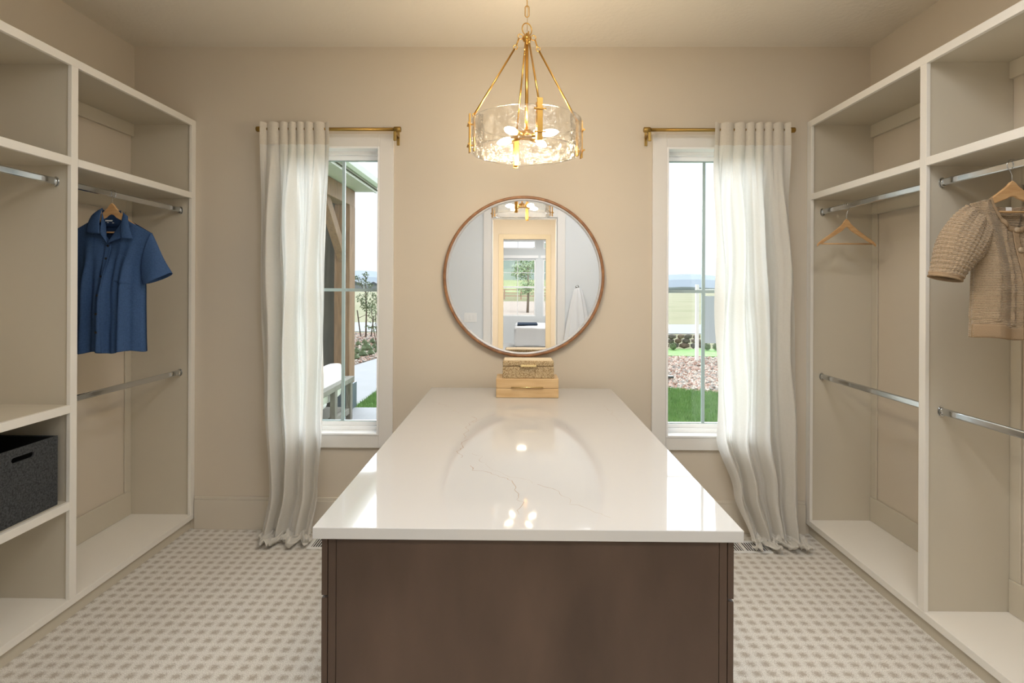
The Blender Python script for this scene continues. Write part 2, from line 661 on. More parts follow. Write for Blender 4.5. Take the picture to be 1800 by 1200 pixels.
# wall behind the camera with its doorway
DX0, DX1, DH = -0.33, 0.52, 2.44
wf = MB()
wf.box(XL, DX0, YA - 0.12, YA, 0, CZ)
wf.box(DX1, XR, YA - 0.12, YA, 0, CZ)
wf.box(DX0, DX1, YA - 0.12, YA, DH, CZ)
struct(wf.build('wall_front', M_wall2))
cs = struct(MB().box(DX0 - 0.105, DX0 - 0.005, YA, YA + 0.018, 0, DH + 0.1).box(DX1 + 0.005, DX1 + 0.105, YA, YA + 0.018, 0, DH + 0.1)
            .box(DX0 - 0.005, DX1 + 0.005, YA, YA + 0.018, DH + 0.005, DH + 0.1)
            .box(DX0 - 0.005, DX0 + 0.012, YA - 0.12, YA, 0, DH).box(DX1 - 0.012, DX1 + 0.005, YA - 0.12, YA, 0, DH)
            .box(DX0 + .012, DX1 - .012, YA - 0.12, YA, DH - 0.012, DH + .005).build('door_1', M_trim, bevel=0.002))

# hall behind the doorway
YB = -3.3
BX0, BX1 = -0.255, 0.543
M_hallfloor = material('pale oak floor', srgb(206, 192, 170), 0.4, col2=srgb(192, 176, 152), vscale=3, stretch=(8, 0.8, 1))
struct(MB().box(-2.2, 2.0, YB - 0.12, YA - 0.12, -0.06, 0).build('floor_hall', M_hallfloor))
struct(MB().box(-2.2, 2.0, YB - 0.12, YA - 0.12, CZ, CZ + 0.1).build('ceiling_hall', M_ceil))
struct(MB().box(-1.3, -1.2, YB, YA - 0.12, 0, CZ).build('wall_hall_left', M_wall))
struct(MB().box(1.35, 1.45, YB, YA - 0.12, 0, CZ).build('wall_hall_right', M_wall))
struct(MB().box(-1.3, BX0, YB - 0.12, YB, 0, CZ).box(BX1, 1.45, YB - 0.12, YB, 0, CZ).box(BX0, BX1, YB - 0.12, YB, DH, CZ).build('wall_hall_far', M_wall))
struct(MB().box(BX0 - 0.09, BX0, YB, YB + 0.018, 0, DH + 0.09).box(BX1, BX1 + 0.09, YB, YB + 0.018, 0, DH + 0.09)
       .box(BX0, BX1, YB, YB + 0.018, DH, DH + 0.09).build('door_2', material('cream door casing', srgb(214, 200, 172), 0.5), bevel=0.002))
# bedroom
YC = -8.0
struct(MB().box(-2.6, 3.4, YC - 0.15, YB - 0.12, -0.06, 0).build('floor_bedroom', material('bedroom carpet', srgb(214, 214, 214), 1.0, var=0.05, vscale=60)))
struct(MB().box(-2.6, 3.4, YC - 0.15, YB - 0.12, CZ, CZ + 0.1).build('ceiling_bedroom', M_ceil))
struct(MB().box(-2.7, -2.6, YC, YB - 0.12, 0, CZ).build('wall_bedroom_left', M_wall2))
struct(MB().box(3.4, 3.5, YC, YB - 0.12, 0, CZ).build('wall_bedroom_right', M_wall2))
struct(MB().box(-2.6, -1.3, YB - 0.12, YB - 0.02, 0, CZ).box(1.45, 3.4, YB - 0.12, YB - 0.02, 0, CZ).build('wall_bedroom_near', M_wall2))
bw = MB()
bwin = [(-1.75, -0.95), (-0.42, 0.52), (0.72, 1.66)]
ex = [-2.6] + [v for w in bwin for v in w] + [3.4]
for i in range(0, len(ex), 2):
    bw.box(ex[i], ex[i + 1], YC - 0.15, YC, 0, CZ)
for a, b_ in bwin:
    bw.box(a, b_, YC - 0.15, YC, 0, 0.74)
    bw.box(a, b_, YC - 0.15, YC, 2.32, 2.60)
    bw.box(a, b_, YC - 0.15, YC, 2.84, CZ)
struct(bw.build('wall_bedroom_far', M_wall2))
for k, (a, b_) in enumerate(bwin):
    wn = MB()
    for z0, z1 in ((0.74, 2.32), (2.60, 2.84)):
        wn.box(a, a + 0.035, YC - 0.1, YC - 0.04, z0, z1).box(b_ - 0.035, b_, YC - 0.1, YC - 0.04, z0, z1)
        wn.box(a + .035, b_ - .035, YC - 0.1, YC - 0.04, z0, z0 + 0.035).box(a + .035, b_ - .035, YC - 0.1, YC - 0.04, z1 - 0.035, z1)
    wn.box(a - 0.07, b_ + 0.07, YC + .001, YC + 0.03, 2.34, 2.42)
    w_o = struct(wn.build('window_%d' % (k + 3), M_vinyl))
    mb = MB()
    c = (a + b_) / 2 - 0.03
    mb.box(a + .035, b_ - .035, YC - 0.09, YC - 0.05, 1.52, 1.565)
    mb.build('meeting_rail', M_vinyl, w_o)
    mb = MB()
    mb.box(c - 0.008, c + 0.008, YC - 0.08, YC - 0.066, 0.775, 2.285).box(c - 0.008, c + 0.008, YC - 0.08, YC - 0.066, 2.635, 2.805)
    mb.box(a + .035, b_ - .035, YC - 0.08, YC - 0.066, 1.935, 1.95)
    mb.build('muntin', M_vinyl, w_o)
    MB().box(a + .03, b_ - .03, YC - 0.076, YC - 0.072, 0.77, 2.29).build('pane', M_pane, w_o)

# closet baseboards
bb = lambda name, x0, x1, y0, y1: struct(MB().box(x0, x1, y0, y1, 0, 0.185).box(x0, x1, y0 + (0.004 if y1 == D else 0), y1, 0.185, 0.205).build(name, M_base, bevel=0.003))
bb('baseboard_back', -2.03, 1.81, D - 0.016, D)
struct(MB().box(XL, DX0 - 0.105, YA, YA + 0.015, 0, 0.2).build('baseboard_front', M_trim))
struct(MB().box(DX1 + 0.105, XR, YA, YA + 0.015, 0, 0.2).build('baseboard_front_right', M_trim))

# ------------------------------------------------------------------ the two closet windows
for k, (a, b_) in enumerate(WIN):
    cas = MB()
    cw = 0.088
    cas.box(a - cw, a, D - 0.02, D, WZ0 - 0.08, WZ1 + 0.08)
    cas.box(b_, b_ + cw, D - 0.02, D, WZ0 - 0.08, WZ1 + 0.08)
    cas.box(a, b_, D - 0.02, D, WZ1, WZ1 + 0.08)
    cas.box(a, b_, D - 0.02, D, WZ0 - 0.08, WZ0)
    win = struct(cas.build('window_%d' % (k + 1), M_trim, bevel=0.003))
    j = MB()
    t = 0.012
    j.box(a, a + t, D - 0.024, D + 0.1, WZ0, WZ1).box(b_ - t, b_, D - 0.024, D + 0.1, WZ0, WZ1)
    j.box(a + t, b_ - t, D - 0.024, D + 0.1, WZ1 - t, WZ1).box(a + t, b_ - t, D - 0.024, D + 0.1, WZ0, WZ0 + t)
    j.build('window_jamb', M_vinyl, win, bevel=0.0015)
    fr = MB()
    t2 = t + 0.012
    y0, y1 = D + 0.055, D + 0.13
    z0, z1 = WZ0 + t, WZ1 - t
    fr.box(a + t, a + t2, y0, y1, z0, z1).box(b_ - t2, b_ - t, y0, y1, z0, z1)
    fr.box(a + t2, b_ - t2, y0, y1, z0, z0 + 0.022).box(a + t2, b_ - t2, y0, y1, z1 - 0.022, z1)
    fr.build('window_frame', M_vinyl, win, bevel=0.002)
    sh = MB()
    y0, y1 = D + 0.08, D + 0.115
    gz0, gz1 = 0.662, 2.352
    sh.box(a + t2, a + t2 + 0.012, y0, y1, z0 + .022, z1 - .022).box(b_ - t2 - 0.012, b_ - t2, y0, y1, z0 + .022, z1 - .022)
    sh.box(a + t2 + .012, b_ - t2 - .012, y0, y1, z0 + .022, gz0).box(a + t2 + .012, b_ - t2 - .012, y0, y1, gz1, z1 - .022)
    sh.build('sash', M_vinyl, win, bevel=0.002)
    # dark glazing gasket
    gs = MB()
    g0, g1 = a + t2 + .012, b_ - t2 - .012
    gs.box(g0, g0 + .004, D + .09, D + .11, gz0, gz1).box(g1 - .004, g1, D + .09, D + .11, gz0, gz1)
    gs.box(g0 + .004, g1 - .004, D + .09, D + .11, gz0, gz0 + .005).box(g0 + .004, g1 - .004, D + .09, D + .11, gz1 - .005, gz1)
    gs.build('glazing_gasket', M_munt, win)
    cx = (-1.128, 1.205)[k]
    mz = 1.513
    MB().box(cx - 0.010, cx + 0.010, D + 0.094, D + 0.106, gz0 + .005, gz1 - .005).build('muntin', M_munt, win)
    MB().box(g0 + .004, cx - 0.010, D + 0.094, D + 0.106, mz - 0.010, mz + 0.010).build('muntin', M_munt, win)
    MB().box(cx + 0.010, g1 - .004, D + 0.094, D + 0.106, mz - 0.010, mz + 0.010).build('muntin', M_munt, win)
    MB().box(g0 + .002, g1 - .002, D + 0.0985, D + 0.1015, gz0 + .002, gz1 - .002).build('pane', M_pane, win)


# ------------------------------------------------------------------ closet cabinets
def cabinet(side):
    """side -1 left, +1 right. face plane x = F, wall plane x = Wx"""
    s = side
    Fx = -2.036 if s < 0 else 1.815
    Wx = XL if s < 0 else XR
    name = 'closet_cabinet'
    lab = ('open cream closet cabinet on the left with blue shirt and charcoal bin' if s < 0 else
           'open cream closet cabinet on the right with tan cardigan and bare hanger')
    root = thing(name, (Fx, D, 0), lab, 'cabinet')

    def B(x0, x1, y0, y1, z0, z1):
        # x measured inward from the face: 0 at the face, positive into the cabinet
        a, c = Fx + s * x0, Fx + s * x1
        return (min(a, c), max(a, c), y0, y1, z0, z1)
    dep = abs(Wx - Fx) - 0.001
    TH = 0.038
    ytop = D - 0.001
    divs = ([3.291, 2.396, 1.50, 0.60] if s < 0 else [3.286, 2.366, 1.45, 0.55])   # near edges of the stiles
    w_last = divs[-1]
    EndFar = D - 0.001
    ZT = 2.577
    # top panel + top rail
    MB().box(*B(0.018, dep, w_last, EndFar, ZT - 0.03, ZT - 0.008)).build('top_panel', M_cab, root)
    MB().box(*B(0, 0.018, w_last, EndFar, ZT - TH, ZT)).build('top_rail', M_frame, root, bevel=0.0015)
    # stiles and divider panels
    for i, y in enumerate(divs):
        y1 = EndFar if i == 0 else y + TH
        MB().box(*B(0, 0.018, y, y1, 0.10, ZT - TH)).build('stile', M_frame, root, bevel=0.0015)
        pa, pb = (y + 0.012, y1) if i == 0 else (y + 0.009, y + 0.029)
        p = MB().box(*B(0.018, dep, pa, pb, 0.10, ZT - 0.03)).build('divider_panel', M_cab, root)
    # base shelf, kick
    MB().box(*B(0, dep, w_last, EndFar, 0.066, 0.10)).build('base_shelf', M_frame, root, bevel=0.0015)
    MB().box(*B(0.022, 0.04, w_last, EndFar, 0.0, 0.066)).build('kick_board', M_cab, root)
    # bays
    for i in range(3):
        far, near = divs[i], divs[i + 1] + TH
        pf = far + (0.012 if i == 0 else 0.009)
        pn = divs[i + 1] + 0.029
        MB().box(*B(0.018, dep, pn, pf, 2.083, 2.12)).build('shelf', M_cab, root)
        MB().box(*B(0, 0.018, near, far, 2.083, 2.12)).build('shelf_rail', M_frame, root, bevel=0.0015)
        MB().box(*B(dep - 0.02, dep, pn, pf, 2.47, ZT - 0.03)).build('header_cleat', M_cab, root, bevel=0.002)
        # moulding frame on the back wall below the shelf
        bt = MB()
        bt.box(*B(dep - 0.010, dep, pn, pn + 0.05, 0.25, 2.083)).box(*B(dep - 0.010, dep, pf - 0.05, pf, 0.25, 2.083))
        bt.box(*B(dep - 0.010, dep, pn + 0.05, pf - 0.05, 1.99, 2.083))
        bt.build('back_moulding', M_cab, root, bevel=0.003)
        MB().box(*B(dep - 0.014, dep, pn, pf, 0.10, 0.25)).build('back_skirting', M_cab, root, bevel=0.004)
        lower = not (s < 0 and i == 1)
        for z in ((2.01, 0.993) if lower else (2.01,)):
            xr = 0.076
            ox = Fx + s * xr
            r = MB()
            n = 16
            pts = [(ox, pn + 0.001, z), (ox, pf - 0.001, z)]
            prof = []
            for k in range(13):
                a = PI * k / 12
                prof.append((ox + 0.0075 * math.cos(a), z + 0.0085 + 0.0075 * math.sin(a)))
            for k in range(13):
                a = PI + PI * k / 12
                prof.append((ox + 0.0075 * math.cos(a), z - 0.0085 + 0.0075 * math.sin(a)))
            r.prism(prof, pn + 0.001, pf - 0.001, 'Y')
            rod = r.build('hanging_rod', M_chrome, root)
            for yy in (pn, pf):
                sgn = 1 if yy == pn else -1
                bk = MB()
                bk.tube([(ox, yy, z - 0.002), (ox, yy + sgn * 0.004, z - 0.002)], 0.024, 20, sx=0.6, ref=(0, 0, 1))
                bk.tube([(ox, yy + sgn * 0.004, z - 0.003), (ox, yy + sgn * 0.015, z - 0.003)], 0.019, 20, sx=0.62, ref=(0, 0, 1))
                bk.build('rod_bracket', M_chrome, rod)
        if s < 0 and i == 1:
            for z0, z1 in ((0.951, 0.988), (0.509, 0.546)):
                MB().box(*B(0.018, dep, pn, pf, z0, z1)).build('shelf', M_cab, root)
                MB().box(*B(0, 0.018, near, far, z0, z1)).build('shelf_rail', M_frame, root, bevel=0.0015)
                pin = MB().lathe([(0.005, 0), (0.007, -0.004), (0.004, -0.010)], 10, 'Y', (Fx - 0.05, pf, z0 - 0.008), cap=True)
                pin.build('shelf_pin', M_white, root)
    return root


cab_l = cabinet(-1)
cab_r = cabinet(1)

# ------------------------------------------------------------------ island
IX0, IX1, IY0, IY1 = -0.524, 0.584, 1.357, 3.265
isl = thing('island_cabinet', (0.03, 2.3, 0), 'dark walnut island cabinet standing in the middle of the carpet', 'cabinet')
bx0, bx1, by0, by1 = -0.493, 0.553, 1.387, 3.235
MB().box(bx0 + 0.02, bx1 - 0.02, by0 + 0.02, by1 - 0.002, 0.02, 0.884).build('carcass', M_darker, isl)
MB().box(bx0 + 0.022, bx1 - 0.022, by0 - 0.001, by0 + 0.02, 0.0, 0.884).build('end_panel', M_dark, isl, bevel=0.001)
for x0, x1 in ((bx0, bx0 + 0.0205), (bx1 - 0.0205, bx1)):
    MB().box(x0, x1, by0, by0 + 0.03, 0.0, 0.884).build('corner_stile', M_dark, isl, bevel=0.0015)
drz = [(0.10, 0.345), (0.352, 0.713), (0.720, 0.880)]
for s, xa in ((-1, bx0), (1, bx1)):
    for c in range(3):
        y0 = by0 + 0.004 + c * (by1 - by0) / 3
        y1 = by0 - 0.002 + (c + 1) * (by1 - by0) / 3
        for z0, z1 in drz:
            xo = xa + s * 0.003, xa + s * 0.019
            MB().box(min(xo), max(xo), y0, y1, z0, z1).build('drawer_front', M_dark, isl, bevel=0.0015)
    MB().box(min(xa, xa + s * 0.02) if s > 0 else xa, (xa + 0.02) if s < 0 else xa, by0 + 0.03, by1, 0.10, 0.884).build('side_panel', M_darker, isl)
top = MB().box(IX0, IX1, IY0, IY1, 0.884, 0.914).build('countertop', M_quartz, bevel=0.002)
tag(top, 'long white quartz countertop with faint taupe veins on the dark island', 'countertop')


# veins: hairline inlays in the stone, flush with its top
def vein(pts, w, name='vein'):
    b = MB()
    out = []
    for i in range(len(pts) - 1):
        a, c = Vector(pts[i]), Vector(pts[i + 1])
        n = max(2, int((c - a).length / 0.012))
        for k in range(n):
            p = a.lerp(c, k / n)
            j = noise.noise(Vector((p.x * 22, p.y * 22, 3))) * 0.022 + noise.noise(Vector((p.x * 70, p.y * 70, 8))) * 0.010
            out.append(Vector((p.x + j, p.y + j * 0.4, 0.91415)))
    prev = None
    for i in range(len(out) - 1):
        d = (out[i + 1] - out[i]).normalized()
        nrm = Vector((-d.y, d.x, 0)) * w * (0.25 + 0.9 * abs(noise.noise(out[i] * 14)))
        L, R_ = b.bm.verts.new(out[i] + nrm), b.bm.verts.new(out[i] - nrm)
        if prev:
            b.bm.faces.new((prev[0], prev[1], R_, L))
        prev = (L, R_)
    return b.build(name, M_vein, top, recalc=False)


def cp(x, y):
    """a point of the countertop seen at pixel (x, y)"""
    fx = (x - 900) / 930
    fy = (y - 505) / 930
    d = _r2 * fx - _u2 * fy + _f
    t = (0.914 - H) / d.z
    return (d.x * t, d.y * t, 0.9141)


def px_line(*p):
    return [cp(*q) for q in p]


vein(px_line((832, 732), (818, 765), (812, 790), (812, 808)), 0.0022)
vein(px_line((826, 818), (834, 826), (868, 832), (896, 845), (912, 868), (921, 882), (914, 896), (926, 910)), 0.0026)
vein(px_line((950, 850), (985, 868), (1010, 885), (1050, 900), (1088, 915)), 0.0017)
vein(px_line((868, 728), (842, 738), (832, 745)), 0.0013)
vein(px_line((836, 795), (850, 818), (900, 838), (950, 852)), 0.0011)
vein(px_line((760, 705), (795, 716), (810, 728)), 0.0010)
vein(px_line((912, 730), (985, 742), (1010, 760)), 0.0008)
vein(px_line((1060, 712), (1085, 735), (1100, 750)), 0.0008)

# ------------------------------------------------------------------ decorative boxes
bot = thing('keepsake_box', (0.061, 3.05, 0.914), 'tan wooden keepsake box with long thin handle, bottom of the two', 'box', 'boxes under the mirror')
MB().box(-0.114, 0.237, 2.969, 3.135, 0.9145, 0.967).build('box_body', M_boxwood, bot, bevel=0.003)
MB().box(-0.114, 0.237, 2.969, 3.135, 0.9685, 1.022).build('box_lid', M_boxwood, bot, bevel=0.003)
MB().tube([(-0.030, 2.960, 0.975), (0.150, 2.960, 0.975)], 0.0028, 10).tube([(-0.02, 2.960, 0.975), (-0.02, 2.970, 0.975)], 0.002, 8).tube([(0.14, 2.960, 0.975), (0.14, 2.970, 0.975)], 0.002, 8).build('handle', M_gold, bot)


def weave_mat():
    m = material('woven rope leather', srgb(208, 184, 142), 0.5)
    n, l = m.node_tree.nodes, m.node_tree.links
    b = bsdf(m)
    tc = n.new('ShaderNodeTexCoord')
    v = n.new('ShaderNodeTexVoronoi')
    v.inputs['Scale'].default_value = 190
    mp = n.new('ShaderNodeMapping')
    mp.inputs['Scale'].default_value = (1.3, 1.0, 0.8)
    l.new(tc.outputs['Object'], mp.inputs[0])
    l.new(mp.outputs[0], v.inputs['Vector'])
    r = n.new('ShaderNodeValToRGB')
    r.color_ramp.elements[0].color = srgb(232, 212, 172)
    r.color_ramp.elements[1].color = srgb(150, 122, 82)
    r.color_ramp.elements[1].position = 0.75
    l.new(v.outputs['Distance'], r.inputs[0])
    l.new(r.outputs[0], b.inputs['Base Color'])
    bp = n.new('ShaderNodeBump')
    bp.inputs['Distance'].default_value = 0.003
    bp.inputs['Strength'].default_value = 0.8
    bp.invert = True
    l.new(v.outputs['Distance'], bp.inputs['Height'])
    l.new(bp.outputs[0], b.inputs['Normal'])
    return m


tb = thing('keepsake_box', (0.067, 3.05, 1.022), 'smaller textured gold woven keepsake box with short handle, top of the two', 'box', 'boxes under the mirror')
M_weave = weave_mat()
MB().box(-0.078, 0.211, 2.978, 3.120, 1.0225, 1.088).build('box_body', M_weave, tb, bevel=0.004)
MB().box(-0.078, 0.211, 2.978, 3.120, 1.089, 1.121).build('box_lid', M_weave, tb, bevel=0.009, seg=4)
MB().box(-0.070, 0.203, 2.990, 3.112, 1.1205, 1.1225).build('lid_panel', material('smooth cream leather', srgb(226, 206, 168), 0.35), tb, bevel=0.0008)
MB().box(0.022, 0.112, 2.962, 2.970, 1.089, 1.101).box(0.03, 0.036, 2.970, 2.979, 1.091, 1.099).box(0.098, 0.104, 2.970, 2.979, 1.091, 1.099).build('handle', M_gold, tb, bevel=0.0015)

# ------------------------------------------------------------------ round mirror
MC = (0.042, 0, 1.602)
mir = thing('round_mirror', (MC[0], D, 1.10), 'large round wall mirror with thin mottled wood rim between the windows', 'mirror')
MB().lathe([(0.503, D - 0.0005), (0.503, D - 0.036), (0.500, D - 0.040), (0.488, D - 0.040), (0.486, D - 0.038), (0.486, D - 0.0005)], 128, 'Y', MC, closed=True).build('rim', M_rimwood, mir)
MB().lathe([(0.4855, D - 0.001), (0.4855, D - 0.034), (0.482, D - 0.036), (0.478, D - 0.035), (0.474, D - 0.020), (0.474, D - 0.001)], 128, 'Y', MC, closed=True).build('inner_liner', material('silver white liner', srgb(214, 216, 222), 0.35, 0.2), mir)
g = MB()
g.lathe([(0.4738, D - 0.016), (0.4738, D - 0.004)], 128, 'Y', MC, smooth=False, cap=True)
g.build('mirror_glass', M_mirror, mir)

# ------------------------------------------------------------------ curtains and rods
def lerp_tab(tab, y):
    if y <= tab[0][0]:
        return tab[0][1]
    for (y0, x0), (y1, x1) in zip(tab, tab[1:]):
        if y <= y1:
            t = (y - y0) / (y1 - y0)
            t = t * t * (3 - 2 * t)
            return x0 + (x1 - x0) * t
    return tab[-1][1]


CY = 3.235


def ypx(z, Y=CY):
    return 505 - (z - H) / Y * 930


def xw(px, Y=CY):
    return (px - 907.5) / 930 * Y


def curtain(ltab, rtab, seed, label, side, folds):
    Ztop = 2.537
    drop = Ztop - 0.035
    puddle = 0.34
    total = drop + puddle
    nu, nv = 260, 200

    def f(u, v):
        t = v * total
        zf = Ztop - min(t, drop)
        yp = ypx(zf)
        xl, xr = xw(lerp_tab(ltab, yp)), xw(lerp_tab(rtab, yp))
        vv = min(1, t / drop)
        # fold profile: sharp pinched pleats at the header, broad rolling folds lower
        uu = u + 0.018 * math.sin(5 * PI * vv + 9 * u + seed) * min(1, vv * 3) + 0.03 * noise.noise(Vector((u * 3, vv * 1.6, seed)))
        a_top = 0.013
        a_low = 0.058 * (0.75 + 0.5 * noise.noise(Vector((u * 4, 5.0, seed))))
        k = min(1, max(0, (t - 0.10) / 0.5))
        k = k * k * (3 - 2 * k)
        uj = u + 0.035 * math.sin(7 * u + seed * 2)
        top_p = 1 - 2 * abs(math.sin(PI * folds * uj + seed)) ** 0.45
        ph = 2 * PI * folds * 0.52 * uu + seed + 0.5 * math.sin(5 * u + seed)
        sp = math.sin(ph)
        low_p = math.copysign(abs(sp) ** 0.65, sp) + 0.30 * math.sin(1.9 * ph + 1.3 + 1.5 * vv) + 0.07 * math.sin(4.3 * ph + 2 * vv)
        y = CY - 0.004 + (1 - k) * a_top * top_p + k * a_low * low_p
        x = xl + (xr - xl) * (u + 0.25 / folds / PI * k * math.cos(ph))
        y += 0.006 * noise.noise(Vector((u * 22, vv * 9, seed + 4))) * k
        z = zf
        if t < 0.012:
            z += 0.004 * top_p * -1
        # gentle outward lean near the bottom then the puddle on the carpet
        if t > drop - 0.30:
            q = (t - (drop - 0.30)) / 0.30
            y -= 0.03 * min(q, 1.0) ** 2
        if t > drop:
            e = (t - drop) / puddle
            n1 = noise.noise(Vector((u * 5, e * 2.4, seed)))
            n2 = noise.noise(Vector((u * 9, e * 4, seed + 8)))
            y += -0.10 * math.sin(PI * 0.7 * e) - 0.06 * n1 * e - 0.03 * n2 + 0.03 * e * e
            x += 0.05 * n2 * e + 0.025 * math.sin(6 * u + seed) * e
            z = 0.012 + 0.042 * abs(math.sin(PI * (1.0 + 2.6 * e) + 4.5 * n1 + 5 * u)) * (1 - 0.55 * e) + 0.035 * abs(n2)
            bl = min(1, e / 0.16)
            z = (Ztop - drop) * (1 - bl) + z * bl
        return (x, y, max(0.006, z))
    name = 'curtain'
    root = thing(name, ((f(0.5, 0.5)[0]), CY, 0), label, 'curtain')
    b = MB()
    b.grid(f, nu, nv)
    b.build('curtain_panel', M_linen, root, recalc=False)
    hb = MB()
    hv = 0.135 / total

    def fh(u, v):
        p = f(u, v * hv)
        return (p[0], p[1] - 0.0035, p[2])
    hb.grid(fh, nu, 12)
    hb.build('header_band', M_linen2, root, recalc=False)
    return root


curtain([(215, 455), (500, 453), (700, 460), (870, 470), (940, 462)], [(215, 576), (250, 577), (500, 572), (760, 569), (860, 563), (940, 552)], 1.3,
        'white linen curtain half covering the left window, puddled on carpet', -1, 7)
curtain([(215, 1252), (300, 1249), (500, 1254), (760, 1257), (860, 1288), (940, 1312)], [(215, 1383), (300, 1385), (500, 1396), (760, 1404), (940, 1403)], 4.1,
        'white linen curtain half covering the right window, puddled by vent', 1, 7)


def curtain_rod(x0, x1, bracket_x, label):
    rt = thing('curtain_rod', ((x0 + x1) / 2, CY + 0.005, 2.50), label, 'curtain rod', 'brass curtain rods')
    Y = CY + 0.005
    MB().tube([(x0 + 0.03, Y, 2.50), (x1 - 0.03, Y, 2.50)], 0.0105, 20).build('rod', M_brass2, rt)
    for xa, xb in ((x0, x0 + 0.042), (x1 - 0.042, x1)):
        MB().tube([(xa, Y, 2.50), (xa + 0.003, Y, 2.50), (xb - 0.003, Y, 2.50), (xb, Y, 2.50)], [0.014, 0.0165, 0.0165, 0.014], 24).build('end_cap', M_brass2, rt)
    for xb in (bracket_x, x0 + x1 - bracket_x):
        b = MB()
        b.box(xb - 0.009, xb + 0.009, Y - 0.006, D - 0.001, 2.470, 2.484)
        b.box(xb - 0.009, xb + 0.009, D - 0.006, D - 0.0005, 2.425, 2.515)
        b.box(xb - 0.009, xb + 0.009, Y - 0.008, Y + 0.004, 2.43, 2.486)
        b.build('bracket', M_brass2, rt, bevel=0.002)


curtain_rod(-1.606, -0.716, -0.752, 'slim brass curtain rod above the left window')
curtain_rod(0.770, 1.690, 0.806, 'slim brass curtain rod above the right window')

# ------------------------------------------------------------------ pendant
PX, PY = 0.039, 2.31
PZ0, PZ1, PR = 2.121, 2.253, 0.240
pen = thing('pendant_light', (PX, PY, CZ), 'brass pendant light with round hammered glass drum hanging above island', 'lamp')
MB().lathe([(0.0, 0.0), (0.062, 0.0), (0.062, -0.012), (0.05, -0.022), (0.012, -0.028), (0.012, -0.04), (0, -0.04)], 40, 'Z', (PX, PY, CZ - 0.001)).build('canopy', M_brass, pen)
# chain
zc = CZ - 0.04
L = 0.050
idx = 0
while zc - L > 2.69:
    pts = []
    for k in range(20):
        a = 2 * PI * k / 20
        hx = 0.0085 * math.cos(a)
        hz = 0.016 * (1 if math.sin(a) > 0 else -1) + 0.0085 * math.sin(a)
        if idx % 2:
            pts.append((PX, PY + hx, zc - 0.021 + hz))
        else:
            pts.append((PX + hx, PY, zc - 0.021 + hz))
    MB().tube(pts, 0.0022, 8, closed=True).build('chain_link', M_brass, pen)
    zc -= 0.0415
    idx += 1
cord = MB().tube([(PX + 0.002 * math.sin(9 * t), PY + 0.003 * math.cos(7 * t), CZ - 0.03 - t * (CZ - 0.03 - 2.655)) for t in [i / 14 for i in range(15)]], 0.0016, 6)
cord.build('power_cord', material('clear cord', srgb(200, 170, 120), 0.3), pen)
rc = zc - 0.018
ring_z = 2.660
MB().tube([(PX + 0.023 * math.cos(a) * 0.9, PY + 0.023 * math.cos(a) * 0.4, ring_z + 0.027 * math.sin(a)) for a in [2 * PI * k / 28 for k in range(28)]], 0.0026, 8, closed=True).build('hanging_ring', M_brass, pen)
HZ = 2.622
MB().lathe([(0, 0.020), (0.006, 0.020), (0.007, 0.010), (0.018, 0.006), (0.020, -0.004), (0.016, -0.014), (0.008, -0.018), (0.008, -0.030), (0, -0.030)], 24, 'Z', (PX, PY, HZ)).build('hub', M_brass, pen)
MB().tube([(PX, PY, HZ - 0.02), (PX, PY, 2.21)], 0.0075, 16).build('stem', M_brass, pen)
A0 = math.radians(11)
dirs = [(math.sin(A0), -math.cos(A0)), (math.cos(A0), math.sin(A0)), (-math.sin(A0), math.cos(A0)), (-math.cos(A0), -math.sin(A0))]
for dx, dy in dirs:
    tx, ty = -dy, dx
    P = lambda r, z, t=0: (PX + dx * r + tx * t, PY + dy * r + ty * t, z)
    # loops at the hub
    s = MB()
    s.tube([P(0.018 + 0.011 + 0.011 * math.cos(a), HZ + 0.004 + 0.011 * math.sin(a)) for a in [2 * PI * k / 18 for k in range(18)]], 0.002, 8, closed=True)
    s.tube([P(0.036, HZ - 0.004), P(0.047, HZ - 0.036)], 0.0034, 10)
    s.tube([P(0.051 + 0.009 * math.cos(a), HZ - 0.044 + 0.009 * math.sin(a)) for a in [2 * PI * k / 18 for k in range(18)]], 0.002, 8, closed=True)
    s.build('swivel_link', M_brass, pen)
    MB().tube([P(0.055, HZ - 0.052), P(PR - 0.010, PZ1 + 0.020)], 0.0042, 12).build('hanging_rod', M_brass, pen)
    c = MB()
    # outer bar, inner bar and cross pins
    hw, th = 0.0115, 0.0035

    def bar(r, z0, z1):
        vs = []
        for rr in (r - th, r + th):
            for tt in (-hw, hw):
                for zz in (z0, z1):
                    vs.append(c.bm.verts.new(P(rr, zz, tt)))
        for q in ((0, 1, 3, 2), (4, 6, 7, 5), (0, 4, 5, 1), (2, 3, 7, 6), (0, 2, 6, 4), (1, 5, 7, 3)):
            c.bm.faces.new([vs[i] for i in q])
    bar(PR + 0.009, PZ0 - 0.012, PZ1 + 0.022)
    bar(PR - 0.010, PZ0 - 0.004, PZ1 + 0.010)
    cl = c.build('glass_clamp', M_brass, pen, bevel=0.001)
    for zz in (PZ1 - 0.022, PZ0 + 0.020):
        pn_ = MB()
        pn_.tube([P(PR + 0.014, zz, -0.024), P(PR + 0.014, zz, -0.019), P(PR + 0.014, zz, 0.019), P(PR + 0.014, zz, 0.024)], [0.0048, 0.0032, 0.0032, 0.0048], 12)
        pn_.tube([P(PR - 0.015, zz), P(PR + 0.018, zz)], 0.0035, 10)
        pn_.build('clamp_pin', M_brass, cl)
    s = MB()
    s.tube([P(PR - 0.010 + 0.007 * math.cos(a), PZ1 + 0.018 + 0.007 * math.sin(a)) for a in [2 * PI * k / 16 for k in range(16)]], 0.002, 8, closed=True)
    s.build('rod_eye', M_brass, pen)


